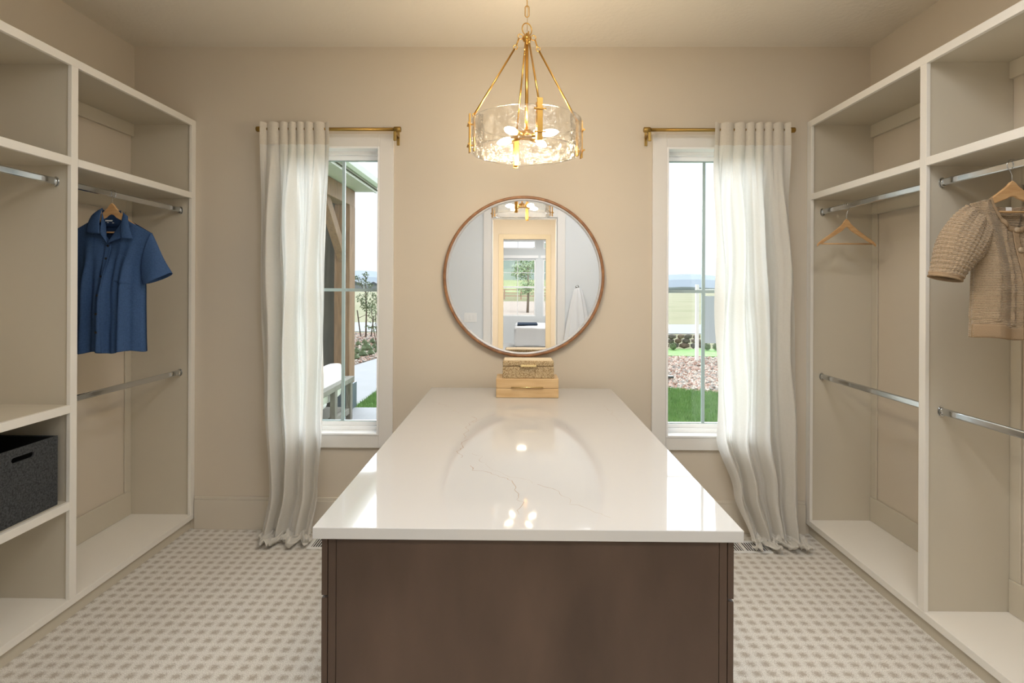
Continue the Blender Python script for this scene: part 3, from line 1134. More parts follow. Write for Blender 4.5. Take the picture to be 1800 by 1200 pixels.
def drum(u, v):
    a = 2 * PI * u
    z = PZ0 + (PZ1 - PZ0) * v
    r = PR + 0.0012 * noise.noise(Vector((math.cos(a) * 6, math.sin(a) * 6, z * 25)))
    return r, a, z


def drum_shell():
    b = MB()
    nu, nv = 160, 12
    out, inn = [], []
    for j in range(nv + 1):
        ro, ri = [], []
        for i in range(nu):
            r, a, z = drum(i / nu, j / nv)
            ro.append(b.bm.verts.new((PX + r * math.cos(a), PY + r * math.sin(a), z)))
            ri.append(b.bm.verts.new((PX + (r - 0.005) * math.cos(a), PY + (r - 0.005) * math.sin(a), z)))
        out.append(ro)
        inn.append(ri)
    for j in range(nv):
        for i in range(nu):
            k = (i + 1) % nu
            f1 = b.bm.faces.new((out[j][i], out[j][k], out[j + 1][k], out[j + 1][i]))
            f2 = b.bm.faces.new((inn[j][k], inn[j][i], inn[j + 1][i], inn[j + 1][k]))
            f1.smooth = f2.smooth = True
    for i in range(nu):
        k = (i + 1) % nu
        b.bm.faces.new((out[nv][i], out[nv][k], inn[nv][k], inn[nv][i])).material_index = 1
        b.bm.faces.new((out[0][k], out[0][i], inn[0][i], inn[0][k])).material_index = 1
    rimm = glass_mat('polished glass rim', (0.95, 0.95, 0.93, 1), rough=0.15, refl=0.5, base=0.2)
    b.build('glass_drum', [M_drum, rimm], pen)


drum_shell()
MB().lathe([(0, 0.022), (0.020, 0.022), (0.030, 0.010), (0.036, -0.002), (0.036, -0.012), (0.0, -0.012)], 40, 'Z', (PX, PY, 2.198)).build('socket_hub', M_brass, pen)
for deg in (235, 325, 55, 145):
    a = math.radians(deg)
    dx, dy = math.cos(a), math.sin(a)
    dz = -0.06
    P = lambda r, z=0: (PX + dx * r, PY + dy * r, 2.195 + dz * (r - 0.03) + z)
    sk = MB().tube([P(0.028), P(0.036), P(0.080)], [0.009, 0.0115, 0.0115], 16).build('lamp_socket', M_brass, pen)
    prof = [(0.078, 0.007), (0.086, 0.011), (0.100, 0.0145), (0.120, 0.0155), (0.138, 0.013), (0.152, 0.008), (0.160, 0.002)]
    MB().tube([P(r) for r, q in prof], [q for r, q in prof], 14).build('bulb', M_bulb, sk)


# ------------------------------------------------------------------ hangers
def hanger_shape(w, drop_, ex=0.8, th=0.026):
    """outline of a wooden hanger in x,z with the neck at the origin"""
    pts_u, pts_l = [], []
    n = 14
    for i in range(n + 1):
        t = i / n
        x = w / 2 * t
        zu = -drop_ * (t ** ex) * (1 if t > 0.12 else (t / 0.12) ** 0.8)
        if t > 0.9:
            zu -= 0.006 * ((t - 0.9) / 0.1)
        thick = th * (1 - t) ** 2.2 + 0.021
        if t > 0.92:
            thick *= 0.75
        pts_u.append((x, zu))
        pts_l.append((x, zu - thick))
    right = pts_u + pts_l[::-1]
    poly = [(-x, z) for x, z in reversed(pts_u[1:])] + pts_u + pts_l[::-1] + [(-x, z) for x, z in pts_l[1:]]
    return poly


def make_hanger(name, loc, w, drop_, label, rot=0.0, group=None, hookdir=1, neck=0.073, ex=0.8, th=0.026):
    """loc is the rod centre; neck of the wood is `neck` below"""
    root = thing(name, loc, label, 'hanger', group)
    x0, y0, z0 = loc
    b = MB()
    poly = hanger_shape(w, drop_, ex, th)
    b.prism([(x0 + x, z0 - neck + z) for x, z in poly], y0 - 0.006, y0 + 0.006, 'Y')
    sh = b.build('shoulder_bar', M_wood, root, bevel=0.004, seg=3)
    zb = z0 - neck - drop_ - 0.004
    MB().tube([(x0 - w / 2 * 0.86, y0, zb), (x0 + w / 2 * 0.86, y0, zb)], 0.0045, 10).build('trouser_bar', M_wood, root)
    h = [(x0, y0, z0 - neck - 0.004), (x0, y0, z0 - neck + 0.022)]
    rr = 0.0215
    for k in range(17):
        a = -PI / 2 + PI * 0.15 + (PI * 1.32) * k / 16
        h.append((x0 + hookdir * rr * math.cos(a) * 0.92, y0, z0 + 0.0 + rr * math.sin(a)))
    MB().tube(h, 0.0017, 8).build('hook', M_chrome, root)
    if rot:
        root.rotation_euler = (0, 0, rot)
    return root


make_hanger('clothes_hanger', (1.891, 3.055, 2.01), 0.335, 0.140, 'bare light wooden hanger on the far right upper rod', hookdir=1)
make_hanger('clothes_hanger', (-2.112, 2.74, 2.01), 0.34, 0.150, 'light wooden hanger holding the navy blue shirt', hookdir=1, neck=0.045, ex=0.85, th=0.04)
make_hanger('clothes_hanger', (1.891, 2.04, 2.01), 0.30, 0.115, 'light wooden hanger holding the tan knitted cardigan', hookdir=-1, neck=0.060, ex=0.9, th=0.04)


# ------------------------------------------------------------------ garments
def smooth01(t):
    t = max(0, min(1, t))
    return t * t * (3 - 2 * t)


def shirt():
    X0, Y0 = -2.112, 2.735
    root = thing('short_sleeved_shirt', (X0, Y0, 1.19), 'navy blue short-sleeved button-up shirt with chest pocket on a wooden hanger', 'shirt')
    SW = 0.212
    zN = 1.912       # shoulder line at the neck
    zS = 1.806       # shoulder point
    hem = 1.192

    def shoulder(s):     # s = |x|/SW
        return zN + (zS - zN) * s ** 1.15

    def halfw(z):
        if z > 1.62:
            t = (zS - z) / (zS - 1.62)
            return SW - 0.032 * smooth01(t)
        t = (1.62 - z) / (1.62 - hem)
        return 0.180 - 0.003 * math.sin(PI * t) + 0.004 * t

    def sheet(front):
        def f(u, v):
            s = (u * 2 - 1)
            a = abs(s)
            # top edge: shoulder, dipping at the neck
            if a < 0.33:
                q = a / 0.33
                if front:
                    top = shoulder(0.33) - 0.115 * (1 - q) ** 0.9
                else:
                    top = shoulder(0.33) - 0.016 * (1 - q ** 2)
            else:
                top = shoulder(a)
            hm = hem - 0.006 * math.sin(7 * s) + 0.004 * s
            z = top + (hm - top) * v
            x = s * (SW * (1 - smooth01(v * 3)) + halfw(z) * smooth01(v * 3))
            dpt = 0.012 + 0.055 * smooth01(v * 1.8)
            y = dpt * math.sqrt(max(0, 1 - a ** 2.4))
            k = smooth01(v * 1.6)
            fold = 0.016 * k * math.sin(11 * s + 0.8 + 1.4 * v) + 0.008 * k * math.sin(23 * s + 2.0 * v)
            fold += 0.006 * noise.noise(Vector((s * 3, v * 5, 2.0)))
            y = y + fold * (1 - a ** 4)
            return (X0 + x, Y0 + (-y if front else y), z)
        return f
    b = MB()
    b.grid(sheet(True), 90, 90)
    b.build('front', M_shirt, root, solid=0.0016, recalc=True)
    b = MB()
    b.grid(sheet(False), 60, 60)
    b.build('back', M_shirt_in, root, solid=0.0016)
    ff = sheet(True)
    # sleeves
    for sg in (-1, 1):
        b = MB()

        def sl(u, v, sg=sg):
            a = 2 * PI * u
            c0, c1 = Vector((0.186, 0, 1.688)), Vector((0.254, -0.006, 1.575))
            h0, h1 = Vector((0.022, 0, 0.116)), Vector((0.060, 0, 0.028))
            c = c0.lerp(c1, v)
            h = h0.lerp(h1, v)
            rs = 0.030 + 0.024 * v
            ca, sa = math.cos(a), math.sin(a)
            w = 1 + 0.05 * math.sin(3 * a + 4 * v + sg)
            p = c + h * ca * w + Vector((0, rs * sa, 0)) * w
            if sa < 0:      # the front of the cuff hangs lower and further in
                p += Vector((-0.022, 0, -0.026)) * (v ** 1.5) * (-sa)
            p.x = X0 + sg * p.x
            p.y += Y0
            return p
        b.grid(sl, 40, 24, closed_u=True)
        b.build('sleeve', M_shirt, root, solid=0.0018)
    # placket
    b = MB()
    g0 = ff

    def plk(u, v):
        vv = 0.04 + v * 0.955
        s = -0.02 + (u - 0.5) * 0.15
        p = Vector(g0(0.5 + s / 2, vv))
        return p + Vector((0, -0.0035, 0))
    b.grid(plk, 4, 60)
    b.build('placket', M_shirt, root, solid=0.0016)
    # pocket
    b = MB()

    def pkt(u, v):
        s = 0.26 + u * 0.48
        vv = 0.265 + v * 0.20 + (0.018 * (1 - abs(u * 2 - 1)) if v > 0.99 else 0)
        return Vector(ff(0.5 + s / 2, vv)) + Vector((0, -0.0018, 0))
    b.grid(pkt, 24, 24)
    b.build('pocket', M_shirt, root, solid=0.0010)
    # buttons
    M_btn = material('dark horn button', srgb(30, 34, 42), 0.3)
    for vv in (0.060, 0.175, 0.335, 0.50, 0.66, 0.82):
        p = Vector(ff(0.5 - 0.012, vv))
        MB().lathe([(0.0, -0.007), (0.0058, -0.007), (0.0064, -0.0055), (0.0064, -0.004)], 14, 'Y', (p.x, p.y, p.z)).build('button', M_btn, root)
    # collar: two leaves folded over and a stand
    V = lambda x, y, z: Vector((X0 + x, Y0 + y, z))
    # inner top, inner bottom, outer bottom (the point), outer top
    for q in ((V(-0.052, 0.004, 1.938), V(-0.026, -0.046, 1.800), V(-0.098, -0.040, 1.806), V(-0.100, -0.006, 1.896)),
              (V(0.060, 0.004, 1.916), V(0.084, -0.044, 1.778), V(0.140, -0.036, 1.774), V(0.092, -0.008, 1.894))):
        b = MB()

        def leaf(u, v, q=q):
            p = (q[0].lerp(q[1], v)).lerp(q[3].lerp(q[2], v), u)
            p.y -= 0.008 * math.sin(PI * v) + 0.005 * math.sin(PI * u)
            return p
        b.grid(leaf, 10, 14)
        b.build('collar_leaf', M_shirt, root, solid=0.0025)
    # inner side of the fold, from the neck down to the top button
    for q in ((V(-0.052, 0.006, 1.936), V(-0.026, -0.043, 1.802), V(0.004, -0.036, 1.752), V(-0.045, 0.020, 1.890)),
              (V(0.060, 0.006, 1.914), V(0.084, -0.040, 1.780), V(0.006, -0.038, 1.752), V(0.050, 0.020, 1.880))):
        b = MB()
        b.grid(lambda u, v, q=q: (q[0].lerp(q[1], v)).lerp(q[3].lerp(q[2], v), u), 8, 10)
        b.build('collar_facing', M_shirt, root, solid=0.002)
    b = MB()

    def stand(u, v):
        a = PI * u
        return (X0 + 0.004 + 0.056 * math.cos(a), Y0 + 0.004 + 0.026 * math.sin(a), 1.926 - 0.012 * math.cos(a) * 1.0 - 0.034 * math.sin(a) - 0.034 * v)
    b.grid(stand, 24, 3)
    b.build('collar_stand', M_shirt_in, root, solid=0.002)
    # printed neck label (illegible white lines on the inside of the back)
    lb = MB()
    lp = [0.0, 0.006, 0.011, 0.0165, 0.022, 0.0275, 0.033]
    for i, dx in enumerate(lp):
        lb.box(X0 - 0.030 + dx, X0 - 0.021 + dx - 0.009 + 0.0044, Y0 - 0.003, Y0 - 0.0025, 1.868, 1.875)
    lb.box(X0 - 0.020, X0 - 0.012, Y0 - 0.003, Y0 - 0.0025, 1.8605, 1.863)
    lb.box(X0 + 0.006, X0 + 0.016, Y0 - 0.003, Y0 - 0.0025, 1.859, 1.8615)
    lb.build('neck_print', M_white, root)
    pn = MB()
    pn.grid(lambda u, v: (X0 + (u - 0.5) * 0.10, Y0 + 0.0 + 0.002 * math.cos(PI * (u - .5)), 1.842 + 0.082 * v), 10, 4)
    pn.build('back_yoke', M_shirt_in, root, solid=0.0015)
    return root


def knit_mat():
    m = material('tan cotton knit', srgb(166, 142, 114), 0.95, spec=0.1, sheen=0.3)
    n, l = m.node_tree.nodes, m.node_tree.links
    b = bsdf(m)
    tc = n.new('ShaderNodeTexCoord')
    w = n.new('ShaderNodeTexWave')
    w.bands_direction = 'Z'
    w.inputs['Scale'].default_value = 55
    w.inputs['Distortion'].default_value = 1.6
    w.inputs['Detail'].default_value = 2
    w.inputs['Detail Scale'].default_value = 6
    l.new(tc.outputs['Object'], w.inputs['Vector'])
    w2 = n.new('ShaderNodeTexNoise')
    w2.inputs['Scale'].default_value = 260
    l.new(tc.outputs['Object'], w2.inputs['Vector'])
    ad = n.new('ShaderNodeMath')
    ad.operation = 'ADD'
    l.new(w.outputs[1], ad.inputs[0])
    l.new(w2.outputs[0], ad.inputs[1])
    r = n.new('ShaderNodeValToRGB')
    r.color_ramp.elements[0].position = 0.3
    r.color_ramp.elements[1].position = 1.2
    r.color_ramp.elements[0].color = srgb(134, 112, 88)
    r.color_ramp.elements[1].color = srgb(192, 168, 138)
    l.new(ad.outputs[0], r.inputs[0])
    l.new(r.outputs[0], b.inputs['Base Color'])
    bp = n.new('ShaderNodeBump')
    bp.inputs['Strength'].default_value = 0.9
    bp.inputs['Distance'].default_value = 0.0025
    l.new(ad.outputs[0], bp.inputs['Height'])
    l.new(bp.outputs[0], b.inputs['Normal'])
    return m


def cardigan():
    X0, Y0 = 1.898, 2.04
    Mk = knit_mat()
    M_rib = material('tan rib trim', srgb(162, 138, 110), 0.95, bump=0.6, bscale=260, spec=0.1)
    root = thing('knitted_cardigan', (X0, Y0, 1.34), 'tan cable-knit short-sleeved cardigan with round buttons on a wooden hanger', 'cardigan')
    SW = 0.163
    zN, zS, hem = 1.905, 1.862, 1.350

    def cable(s, z):
        """raised cables running down the front"""
        r = 0.0
        for c, wd in ((0.70, 0.085), (0.30, 0.06)):
            q = (abs(s) - c) / wd
            if abs(q) < 1:
                ph = z * 2 * PI / 0.052
                a = math.cos(q * PI * 0.5)
                r += 0.0075 * a * (0.45 + 0.55 * abs(math.sin(ph * 0.5 + (1.2 if q > 0 else -1.2) * q)))
        r += 0.0012 * math.sin(z * 2 * PI / 0.0062)
        return r

    def sheet(front):
        def f(u, v):
            s = u * 2 - 1
            a = abs(s)
            neck = 0.60
            if a < neck:
                q = a / neck
                base = zN + (zS - zN) * neck
                top = base - (0.118 * (1 - q ** 2.2) if front else 0.030 * (1 - q ** 2.5))
            else:
                top = zN + (zS - zN) * a
            hm = hem + 0.004 * math.sin(6 * s)
            z = top + (hm - top) * v
            hw = 0.165 - 0.012 * math.sin(PI * min(1, v * 1.05))
            if v > 0.86:
                hw -= 0.004
            x = s * hw
            dpt = 0.014 + 0.046 * smooth01(v * 1.7)
            y = dpt * math.sqrt(max(0, 1 - a ** 2.6))
            y += 0.010 * smooth01(v * 1.5) * math.sin(9 * s + 1.0) * (1 - a ** 4)
            if v < 0.88:
                y += cable(s, z) * (1 - a ** 8)
            return (X0 + x, Y0 + (-y if front else y), z)
        return f
    ff = sheet(True)
    b = MB()
    b.grid(ff, 150, 260)
    b.build('front', Mk, root, solid=0.003)
    b = MB()
    b.grid(sheet(False), 60, 80)
    b.build('back', Mk, root, solid=0.003)
    for sg in (-1, 1):
        b = MB()

        def sl(u, v, sg=sg):
            a = 2 * PI * u
            # puffed cap sleeve hanging down and out, slightly bent
            p0 = Vector((X0 + sg * 0.125, Y0, 1.800))
            p1 = Vector((X0 + sg * 0.205, Y0 - 0.008, 1.730))
            p2 = Vector((X0 + sg * 0.268, Y0 - 0.010, 1.575))
            c = p0 * (1 - v) ** 2 + p1 * 2 * v * (1 - v) + p2 * v * v
            ax = ((p1 - p0) * (1 - v) + (p2 - p1) * v).normalized()
            side = Vector((0, 1, 0))
            up = side.cross(ax)
            if up.dot(Vector((sg, 0, 0.6))) < 0:
                up = -up
            ru = 0.070 + 0.022 * math.sin(PI * min(1, v * 1.15)) - 0.018 * v
            rs = 0.022 + 0.040 * math.sin(PI * min(1, v * 0.8)) ** 0.8
            w = 0.0016 * math.sin(v * 2 * PI / 0.055) + 0.0015 * math.sin(30 * a)
            gather = 0.006 * math.cos(9 * a) * (1 - v) ** 2
            p = c + up * ((ru + w + gather) * math.cos(a)) + side * ((rs + w + gather) * math.sin(a))
            p += ax * (0.020 * math.cos(a) * v * 0.4)
            return p
        b.grid(sl, 120, 130, closed_u=True)
        b.build('sleeve', Mk, root, solid=0.003)
        cf = MB()
        cf.grid(lambda u, v, sl=sl: Vector(sl(u, 0.955 + v * 0.05)) * 1.0, 60, 4, closed_u=True)
        cf.build('cuff', M_rib, root, solid=0.006)
    # neckband, button band, hem rib
    b = MB()

    def nb(u, v):
        s = (u * 2 - 1) * 0.60
        p = Vector(ff(0.5 + s / 2, 0.0))
        return p + Vector((0, -0.003 - 0.003 * math.sin(PI * v), 0.008 - 0.020 * v))
    b.grid(nb, 70, 5)
    b.build('neckband', M_rib, root, solid=0.004)
    b = MB()

    def band(u, v):
        s = -0.06 + (u - 0.5) * 0.14
        return Vector(ff(0.5 + s / 2, 0.03 + 0.965 * v)) + Vector((0, -0.006, 0))
    b.grid(band, 6, 80)
    b.build('button_band', M_rib, root, solid=0.004)
    b = MB()

    def hb(u, v):
        return Vector(ff(u, 0.90 + 0.10 * v)) + Vector((0, -0.0025, 0))
    b.grid(hb, 80, 6)
    b.build('hem_band', M_rib, root, solid=0.003)
    Mb = material('covered round button', srgb(184, 162, 134), 0.35)
    for z in (1.760, 1.683, 1.607, 1.532, 1.459, 1.384):
        vv = (1.775 - z) / (1.775 - hem) * 0.97 + 0.02
        p = Vector(ff(0.5 - 0.03, max(0.0, min(1, vv))))
        MB().lathe([(0.0, -0.016), (0.006, -0.0155), (0.010, -0.0125), (0.011, -0.010), (0.010, -0.008)], 18, 'Y', (p.x, p.y, z)).build('button', Mb, root)
    MB().box(X0 - 0.024, X0 - 0.002, Y0 + 0.006, Y0 + 0.0075, 1.836, 1.850).build('size_tag', M_white, root)
    return root


shirt()
cardigan()


# ------------------------------------------------------------------ charcoal storage bin
def storage_bin():
    root = thing('storage_bin', (-2.235, 2.19, 0.546), 'charcoal grey felt storage bin with slot handle on the left middle shelf', 'bin')
    x0, x1, y0, y1, z0, z1 = -2.40, -2.066, 2.020, 2.366, 0.547, 0.858
    t = 0.007
    b = MB()
    # front panel with slot: outer rect and rounded slot, built from strips
    sy0, sy1, sz = 2.147, 2.249, 0.812
    r = 0.011
    n = 10
    slot = []
    for k in range(n + 1):
        a = -PI / 2 + PI * k / n
        slot.append((sy1 - r + r * math.cos(a), sz + r * math.sin(a)))
    for k in range(n + 1):
        a = PI / 2 + PI * k / n
        slot.append((sy0 + r + r * math.cos(a), sz + r * math.sin(a)))
    m = len(slot)
    cen = ((sy0 + sy1) / 2, sz)

    def outer(p):
        dy, dz = p[0] - cen[0], p[1] - cen[1]
        ts = []
        if dy > 1e-9:
            ts.append((y1 - cen[0]) / dy)
        if dy < -1e-9:
            ts.append((y0 - cen[0]) / dy)
        if dz > 1e-9:
            ts.append((z1 - cen[1]) / dz)
        if dz < -1e-9:
            ts.append((z0 - cen[1]) / dz)
        q = min(ts)
        return (cen[0] + dy * q, cen[1] + dz * q)
    ring = []
    for p in slot:
        ring.append((p, outer(p)))
    # add the four corners by angle
    for cx_, cz_ in ((y0, z0), (y1, z0), (y1, z1), (y0, z1)):
        ang = math.atan2(cz_ - cen[1], cx_ - cen[0])
        best = None
        for i in range(len(ring)):
            pi, po = ring[i]
            d = abs((math.atan2(po[1] - cen[1], po[0] - cen[0]) - ang + PI) % (2 * PI) - PI)
            if best is None or d < best[0]:
                best = (d, i)
        ring[best[1]] = (ring[best[1]][0], (cx_, cz_))
    vf = [[b.bm.verts.new((xx, p[0], p[1])) for p in pr] for pr in ring for xx in (x1,)]
    vb = [[b.bm.verts.new((x1 - t, p[0], p[1])) for p in pr] for pr in ring]
    for i in range(m):
        k = (i + 1) % m
        b.bm.faces.new((vf[i][0], vf[i][1], vf[k][1], vf[k][0]))
        b.bm.faces.new((vb[i][0], vb[k][0], vb[k][1], vb[i][1]))
        b.bm.faces.new((vf[i][0], vf[k][0], vb[k][0], vb[i][0]))
        b.bm.faces.new((vf[i][1], vb[i][1], vb[k][1], vf[k][1]))
    b.build('front_panel', M_felt, root)
    b = MB()
    b.box(x0, x1 - t, y0, y0 + t, z0, z1).box(x0, x1 - t, y1 - t, y1, z0, z1).box(x0, x0 + t, y0 + t, y1 - t, z0, z1).box(x0 + t, x1 - t, y0 + t, y1 - t, z0, z0 + t)
    b.build('bin_shell', M_felt, root, bevel=0.002)
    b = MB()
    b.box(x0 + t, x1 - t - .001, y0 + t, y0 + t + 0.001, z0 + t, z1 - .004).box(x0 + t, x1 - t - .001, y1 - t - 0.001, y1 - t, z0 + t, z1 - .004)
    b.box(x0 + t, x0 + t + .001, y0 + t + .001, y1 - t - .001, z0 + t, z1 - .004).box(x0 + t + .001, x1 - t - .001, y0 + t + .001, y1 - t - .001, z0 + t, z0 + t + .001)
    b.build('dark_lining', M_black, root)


storage_bin()


# ------------------------------------------------------------------ floor vents
def vent(x0, x1, label):
    y0, y1 = 3.078, 3.222
    root = thing('floor_vent', ((x0 + x1) / 2, (y0 + y1) / 2, 0), label, 'vent', 'white floor vents')
    b = MB()
    w = 0.020
    b.box(x0, x1, y0, y0 + w, 0.0005, 0.006).box(x0, x1, y1 - w, y1, 0.0005, 0.006)
    b.box(x0, x0 + w, y0 + w, y1 - w, 0.0005, 0.006).box(x1 - w, x1, y0 + w, y1 - w, 0.0005, 0.006)
    b.box((x0 + x1) / 2 - 0.006, (x0 + x1) / 2 + 0.006, y0 + w, y1 - w, 0.0005, 0.006)
    b.build('vent_frame', M_white, root, bevel=0.0015)
    MB().box(x0 + w, x1 - w, y0 + w, y1 - w, 0.0004, 0.0009).build('vent_well', M_black, root)
    n = 9
    for side_ in (0, 1):
        a = x0 + w if side_ == 0 else (x0 + x1) / 2 + 0.006
        c = (x0 + x1) / 2 - 0.006 if side_ == 0 else x1 - w
        for i in range(n):
            xx = a + (c - a) * (i + 0.5) / n
            MB().box(xx - 0.0036, xx + 0.0026, y0 + w, y1 - w, 0.0012, 0.0026).build('louver', M_white, root)


vent(1.187, 1.493, 'white metal floor vent half under the right curtain')
vent(-1.224, -0.918, 'white metal floor vent left of the island near the curtain')

# ------------------------------------------------------------------ things seen in the mirror
# light switch on the wall behind the camera
sw = thing('light_switch', (-0.60, YA, 1.14), 'white triple light switch plate on the wall behind the camera, seen in mirror', 'switch')
MB().box(-0.685, -0.52, YA + 0.0005, YA + 0.006, 1.08, 1.20).build('switch_plate', M_white, sw, bevel=0.002)
for i in range(3):
    xx = -0.647 + i * 0.046
    MB().box(xx - 0.016, xx + 0.016, YA + 0.006, YA + 0.010, 1.107, 1.173).build('rocker', M_white, sw, bevel=0.001)
# towel
tw = thing('bath_towel', (0.78, YA, 0.62), 'white towel hanging from a hook on the wall behind the camera, seen in mirror', 'towel')


def towel(u, v):
    a = 2 * PI * u
    z = 1.535 - v * 0.86
    w = 0.035 + 0.155 * v ** 0.75
    d = 0.03 + 0.045 * v ** 0.7
    w *= 1 + 0.10 * math.sin(6 * a + 1)
    d *= 1 + 0.22 * math.sin(7 * a + 3 * v)
    if v < 0.02:
        w *= 0.3
        d *= 0.4
    return (0.785 + w * math.cos(a), YA + 0.080 + d * math.sin(a), z)


MB_t = MB()
MB_t.grid(towel, 72, 40, closed_u=True)
MB_t.build('towel_cloth', M_towel, tw)
hk = MB().tube([(0.785, YA, 1.54), (0.785, YA + 0.06, 1.54), (0.785, YA + 0.075, 1.565)], 0.006, 10).lathe([(0.0, 0.0005), (0.025, 0.0005), (0.025, 0.008), (0, 0.01)], 20, 'Y', (0.785, YA, 1.54)).build('towel_hook', M_chrome)
tag(hk, 'chrome wall hook that carries the white towel, seen in mirror', 'hook')
# flush ceiling lamp of the hall
hl = thing('ceiling_lamp', (0.09, -2.2, CZ), 'flush ceiling lamp in the hall behind the camera', 'lamp')
MB().lathe([(0, 0), (0.10, 0), (0.10, -0.025), (0, -0.025)], 32, 'Z', (0.09, -2.2, CZ - 0.001), smooth=False).build('lamp_base', M_chrome, hl)
M_lampglow = bpy.data.materials.new('glowing diffuser')
M_lampglow.use_nodes = True
bs = M_lampglow.node_tree.nodes['Principled BSDF']
bs.inputs['Emission Color'].default_value = (1, 0.85, 0.65, 1)
bs.inputs['Emission Strength'].default_value = 30
MB().lathe([(0.085, -0.026), (0.085, -0.06), (0.06, -0.085), (0, -0.095)], 32, 'Z', (0.09, -2.2, CZ)).build('diffuser', M_lampglow, hl)
# bed
bed = thing('bed', (0.9, -6.4, 0), 'bed with white cover in the bedroom, seen in the mirror', 'bed')
MB().box(-0.02, 2.0, -7.3, -5.45, 0.16, 0.34).build('bed_frame', material('pale upholstered bed base', srgb(176, 174, 168), 0.9), bed, bevel=0.02)
for lx in (0.05, 1.92):
    for ly in (-7.2, -5.55):
        MB().box(lx - 0.03, lx + 0.03, ly - 0.03, ly + 0.03, 0, 0.16).build('leg', M_darker, bed)
MB().box(0.0, 1.98, -7.28, -5.47, 0.34, 0.60).build('mattress', M_linen_bed, bed, bevel=0.05, seg=4)
cv = MB()


def cover(u, v):
    # top sheet with overhanging front and side
    x = -0.10 + 2.18 * u
    t = v * 2.35
    ytop = -5.44
    z = 0.615
    y = -7.28 + t
    if y > ytop:
        z -= (y - ytop)
        y = ytop + 0.02 + 0.02 * math.sin(14 * x)
    if x < -0.02:
        z -= (-0.02 - x) * 4.2
        x = -0.045 + 0.01 * math.sin(9 * t)
    return (x, y, max(0.20, z + 0.008 * math.sin(6 * x + 4 * t)))


cv.grid(cover, 60, 70)
cv.build('bed_cover', M_linen_bed, bed, solid=0.006)
thr = MB().box(0.02, 0.50, -6.5, -5.95, 0.637, 0.672).build('folded_throw', M_navy, bevel=0.012, seg=3)
tag(thr, 'folded navy throw lying on the white bed, seen in mirror', 'throw')

# ------------------------------------------------------------------ outside, front of the closet windows
GZ = -0.2
struct(MB().box(-400, 400, D + WT, 700, GZ - 0.2, GZ - 0.03).build('ground', M_field))
struct(MB().box(-300, 300, -500, YC - 0.15, GZ - 0.2, GZ - 0.03).build('ground_rear', M_field))


def slab(poly, z0, z1, name, m):
    b = MB()
    b.prism(poly, z0, z1, 'Z')
    return struct(b.build(name, m))


# lawn, gravel bed, paths, road
lawn_poly = [(-2.3, 7.2), (-2.3, 8.9), (-1.6, 9.8), (1.0, 9.4), (2.6, 9.1), (3.6, 8.6), (6.0, 7.6), (6.0, D + WT + .02), (-1.6, D + WT + .02), (-1.6, 7.2)]
slab(lawn_poly, GZ - 0.03, GZ, 'lawn', M_grass)
slab([(-0.3, 14.4), (-1.6, 9.83), (1.0, 9.43), (2.6, 9.13), (3.6, 8.63), (9.0, 6.4), (12, 12.6), (3.6, 13.6)], GZ - 0.03, GZ - 0.012, 'gravel_bed_right', M_gravelbed)
slab([(-6.1, 10.6), (-3.65, 11.5), (-3.4, 13.3), (-1.6, 16.1), (-3.0, 20.0), (-12, 20.0), (-12, 10.6)], GZ - 0.03, GZ - 0.012, 'gravel_bed_left', M_gravelbed)
slab([(-2.33, 7.2), (-3.2, 7.2), (-6.0, 10.5), (-3.6, 11.4), (-3.3, 13.2), (-1.5, 16.0), (-0.4, 14.4), (-1.63, 9.83), (-2.33, 8.95)], GZ - 0.03, GZ + 0.006, 'garden_path', M_concrete)
slab([(-5.0, D + WT), (-1.63, D + WT), (-1.63, 7.15), (-5.0, 7.15)], GZ - 0.03, -0.10, 'porch_slab', M_concrete)
slab([(-0.2, 14.5), (3.6, 13.7), (12.0, 12.7), (12, 15.2), (-0.2, 15.2)], GZ - 0.029, GZ, 'lawn_strip', M_grass)
slab([(-60, 21.5), (60, 19.5), (60, 24.5), (-60, 27.0)], GZ - 0.03, GZ - 0.01, 'road', M_road)


def inside(poly, x, y):
    c = False
    n = len(poly)
    for i in range(n):
        x0, y0 = poly[i]
        x1, y1 = poly[(i + 1) % n]
        if (y0 > y) != (y1 > y) and x < (x1 - x0) * (y - y0) / (y1 - y0) + x0:
            c = not c
    return c


# loose stones
M_stones = [material('gravel pink', srgb(182, 156, 143), 0.9), material('gravel grey', srgb(150, 144, 137), 0.9),
            material('gravel cream', srgb(196, 183, 170), 0.9), material('gravel rust', srgb(152, 118, 102), 0.9)]


def gravel(poly, n, bounds, name, label, rmin=0.02, rmax=0.05):
    b = MB()
    k = 0
    x0, x1, y0, y1 = bounds
    while k < n:
        x, y = rnd.uniform(x0, x1), rnd.uniform(y0, y1)
        if not inside(poly, x, y):
            continue
        k += 1
        r = rnd.uniform(rmin, rmax)
        c = Vector((x, y, GZ - 0.012 + r * 0.3))
        vs = []
        rz = rnd.uniform(0, 3)
        for d in ((1, 0, 0), (0, 1, 0), (-1, 0, 0), (0, -1, 0), (0, 0, 0.7), (0, 0, -0.7)):
            q = Vector(d) * r * rnd.uniform(0.6, 1.1)
            q.rotate(Matrix.Rotation(rz, 3, 'Z'))
            vs.append(b.bm.verts.new(c + q))
        mi = rnd.randrange(4)
        for i in range(4):
            for t in (4, 5):
                q = (vs[i], vs[(i + 1) % 4], vs[t]) if t == 4 else (vs[(i + 1) % 4], vs[i], vs[t])
                f = b.bm.faces.new(q)
                f.material_index = mi
    o = b.build(name, M_stones, recalc=False)
    tag(o, label, 'gravel', kind='stuff')
    return o


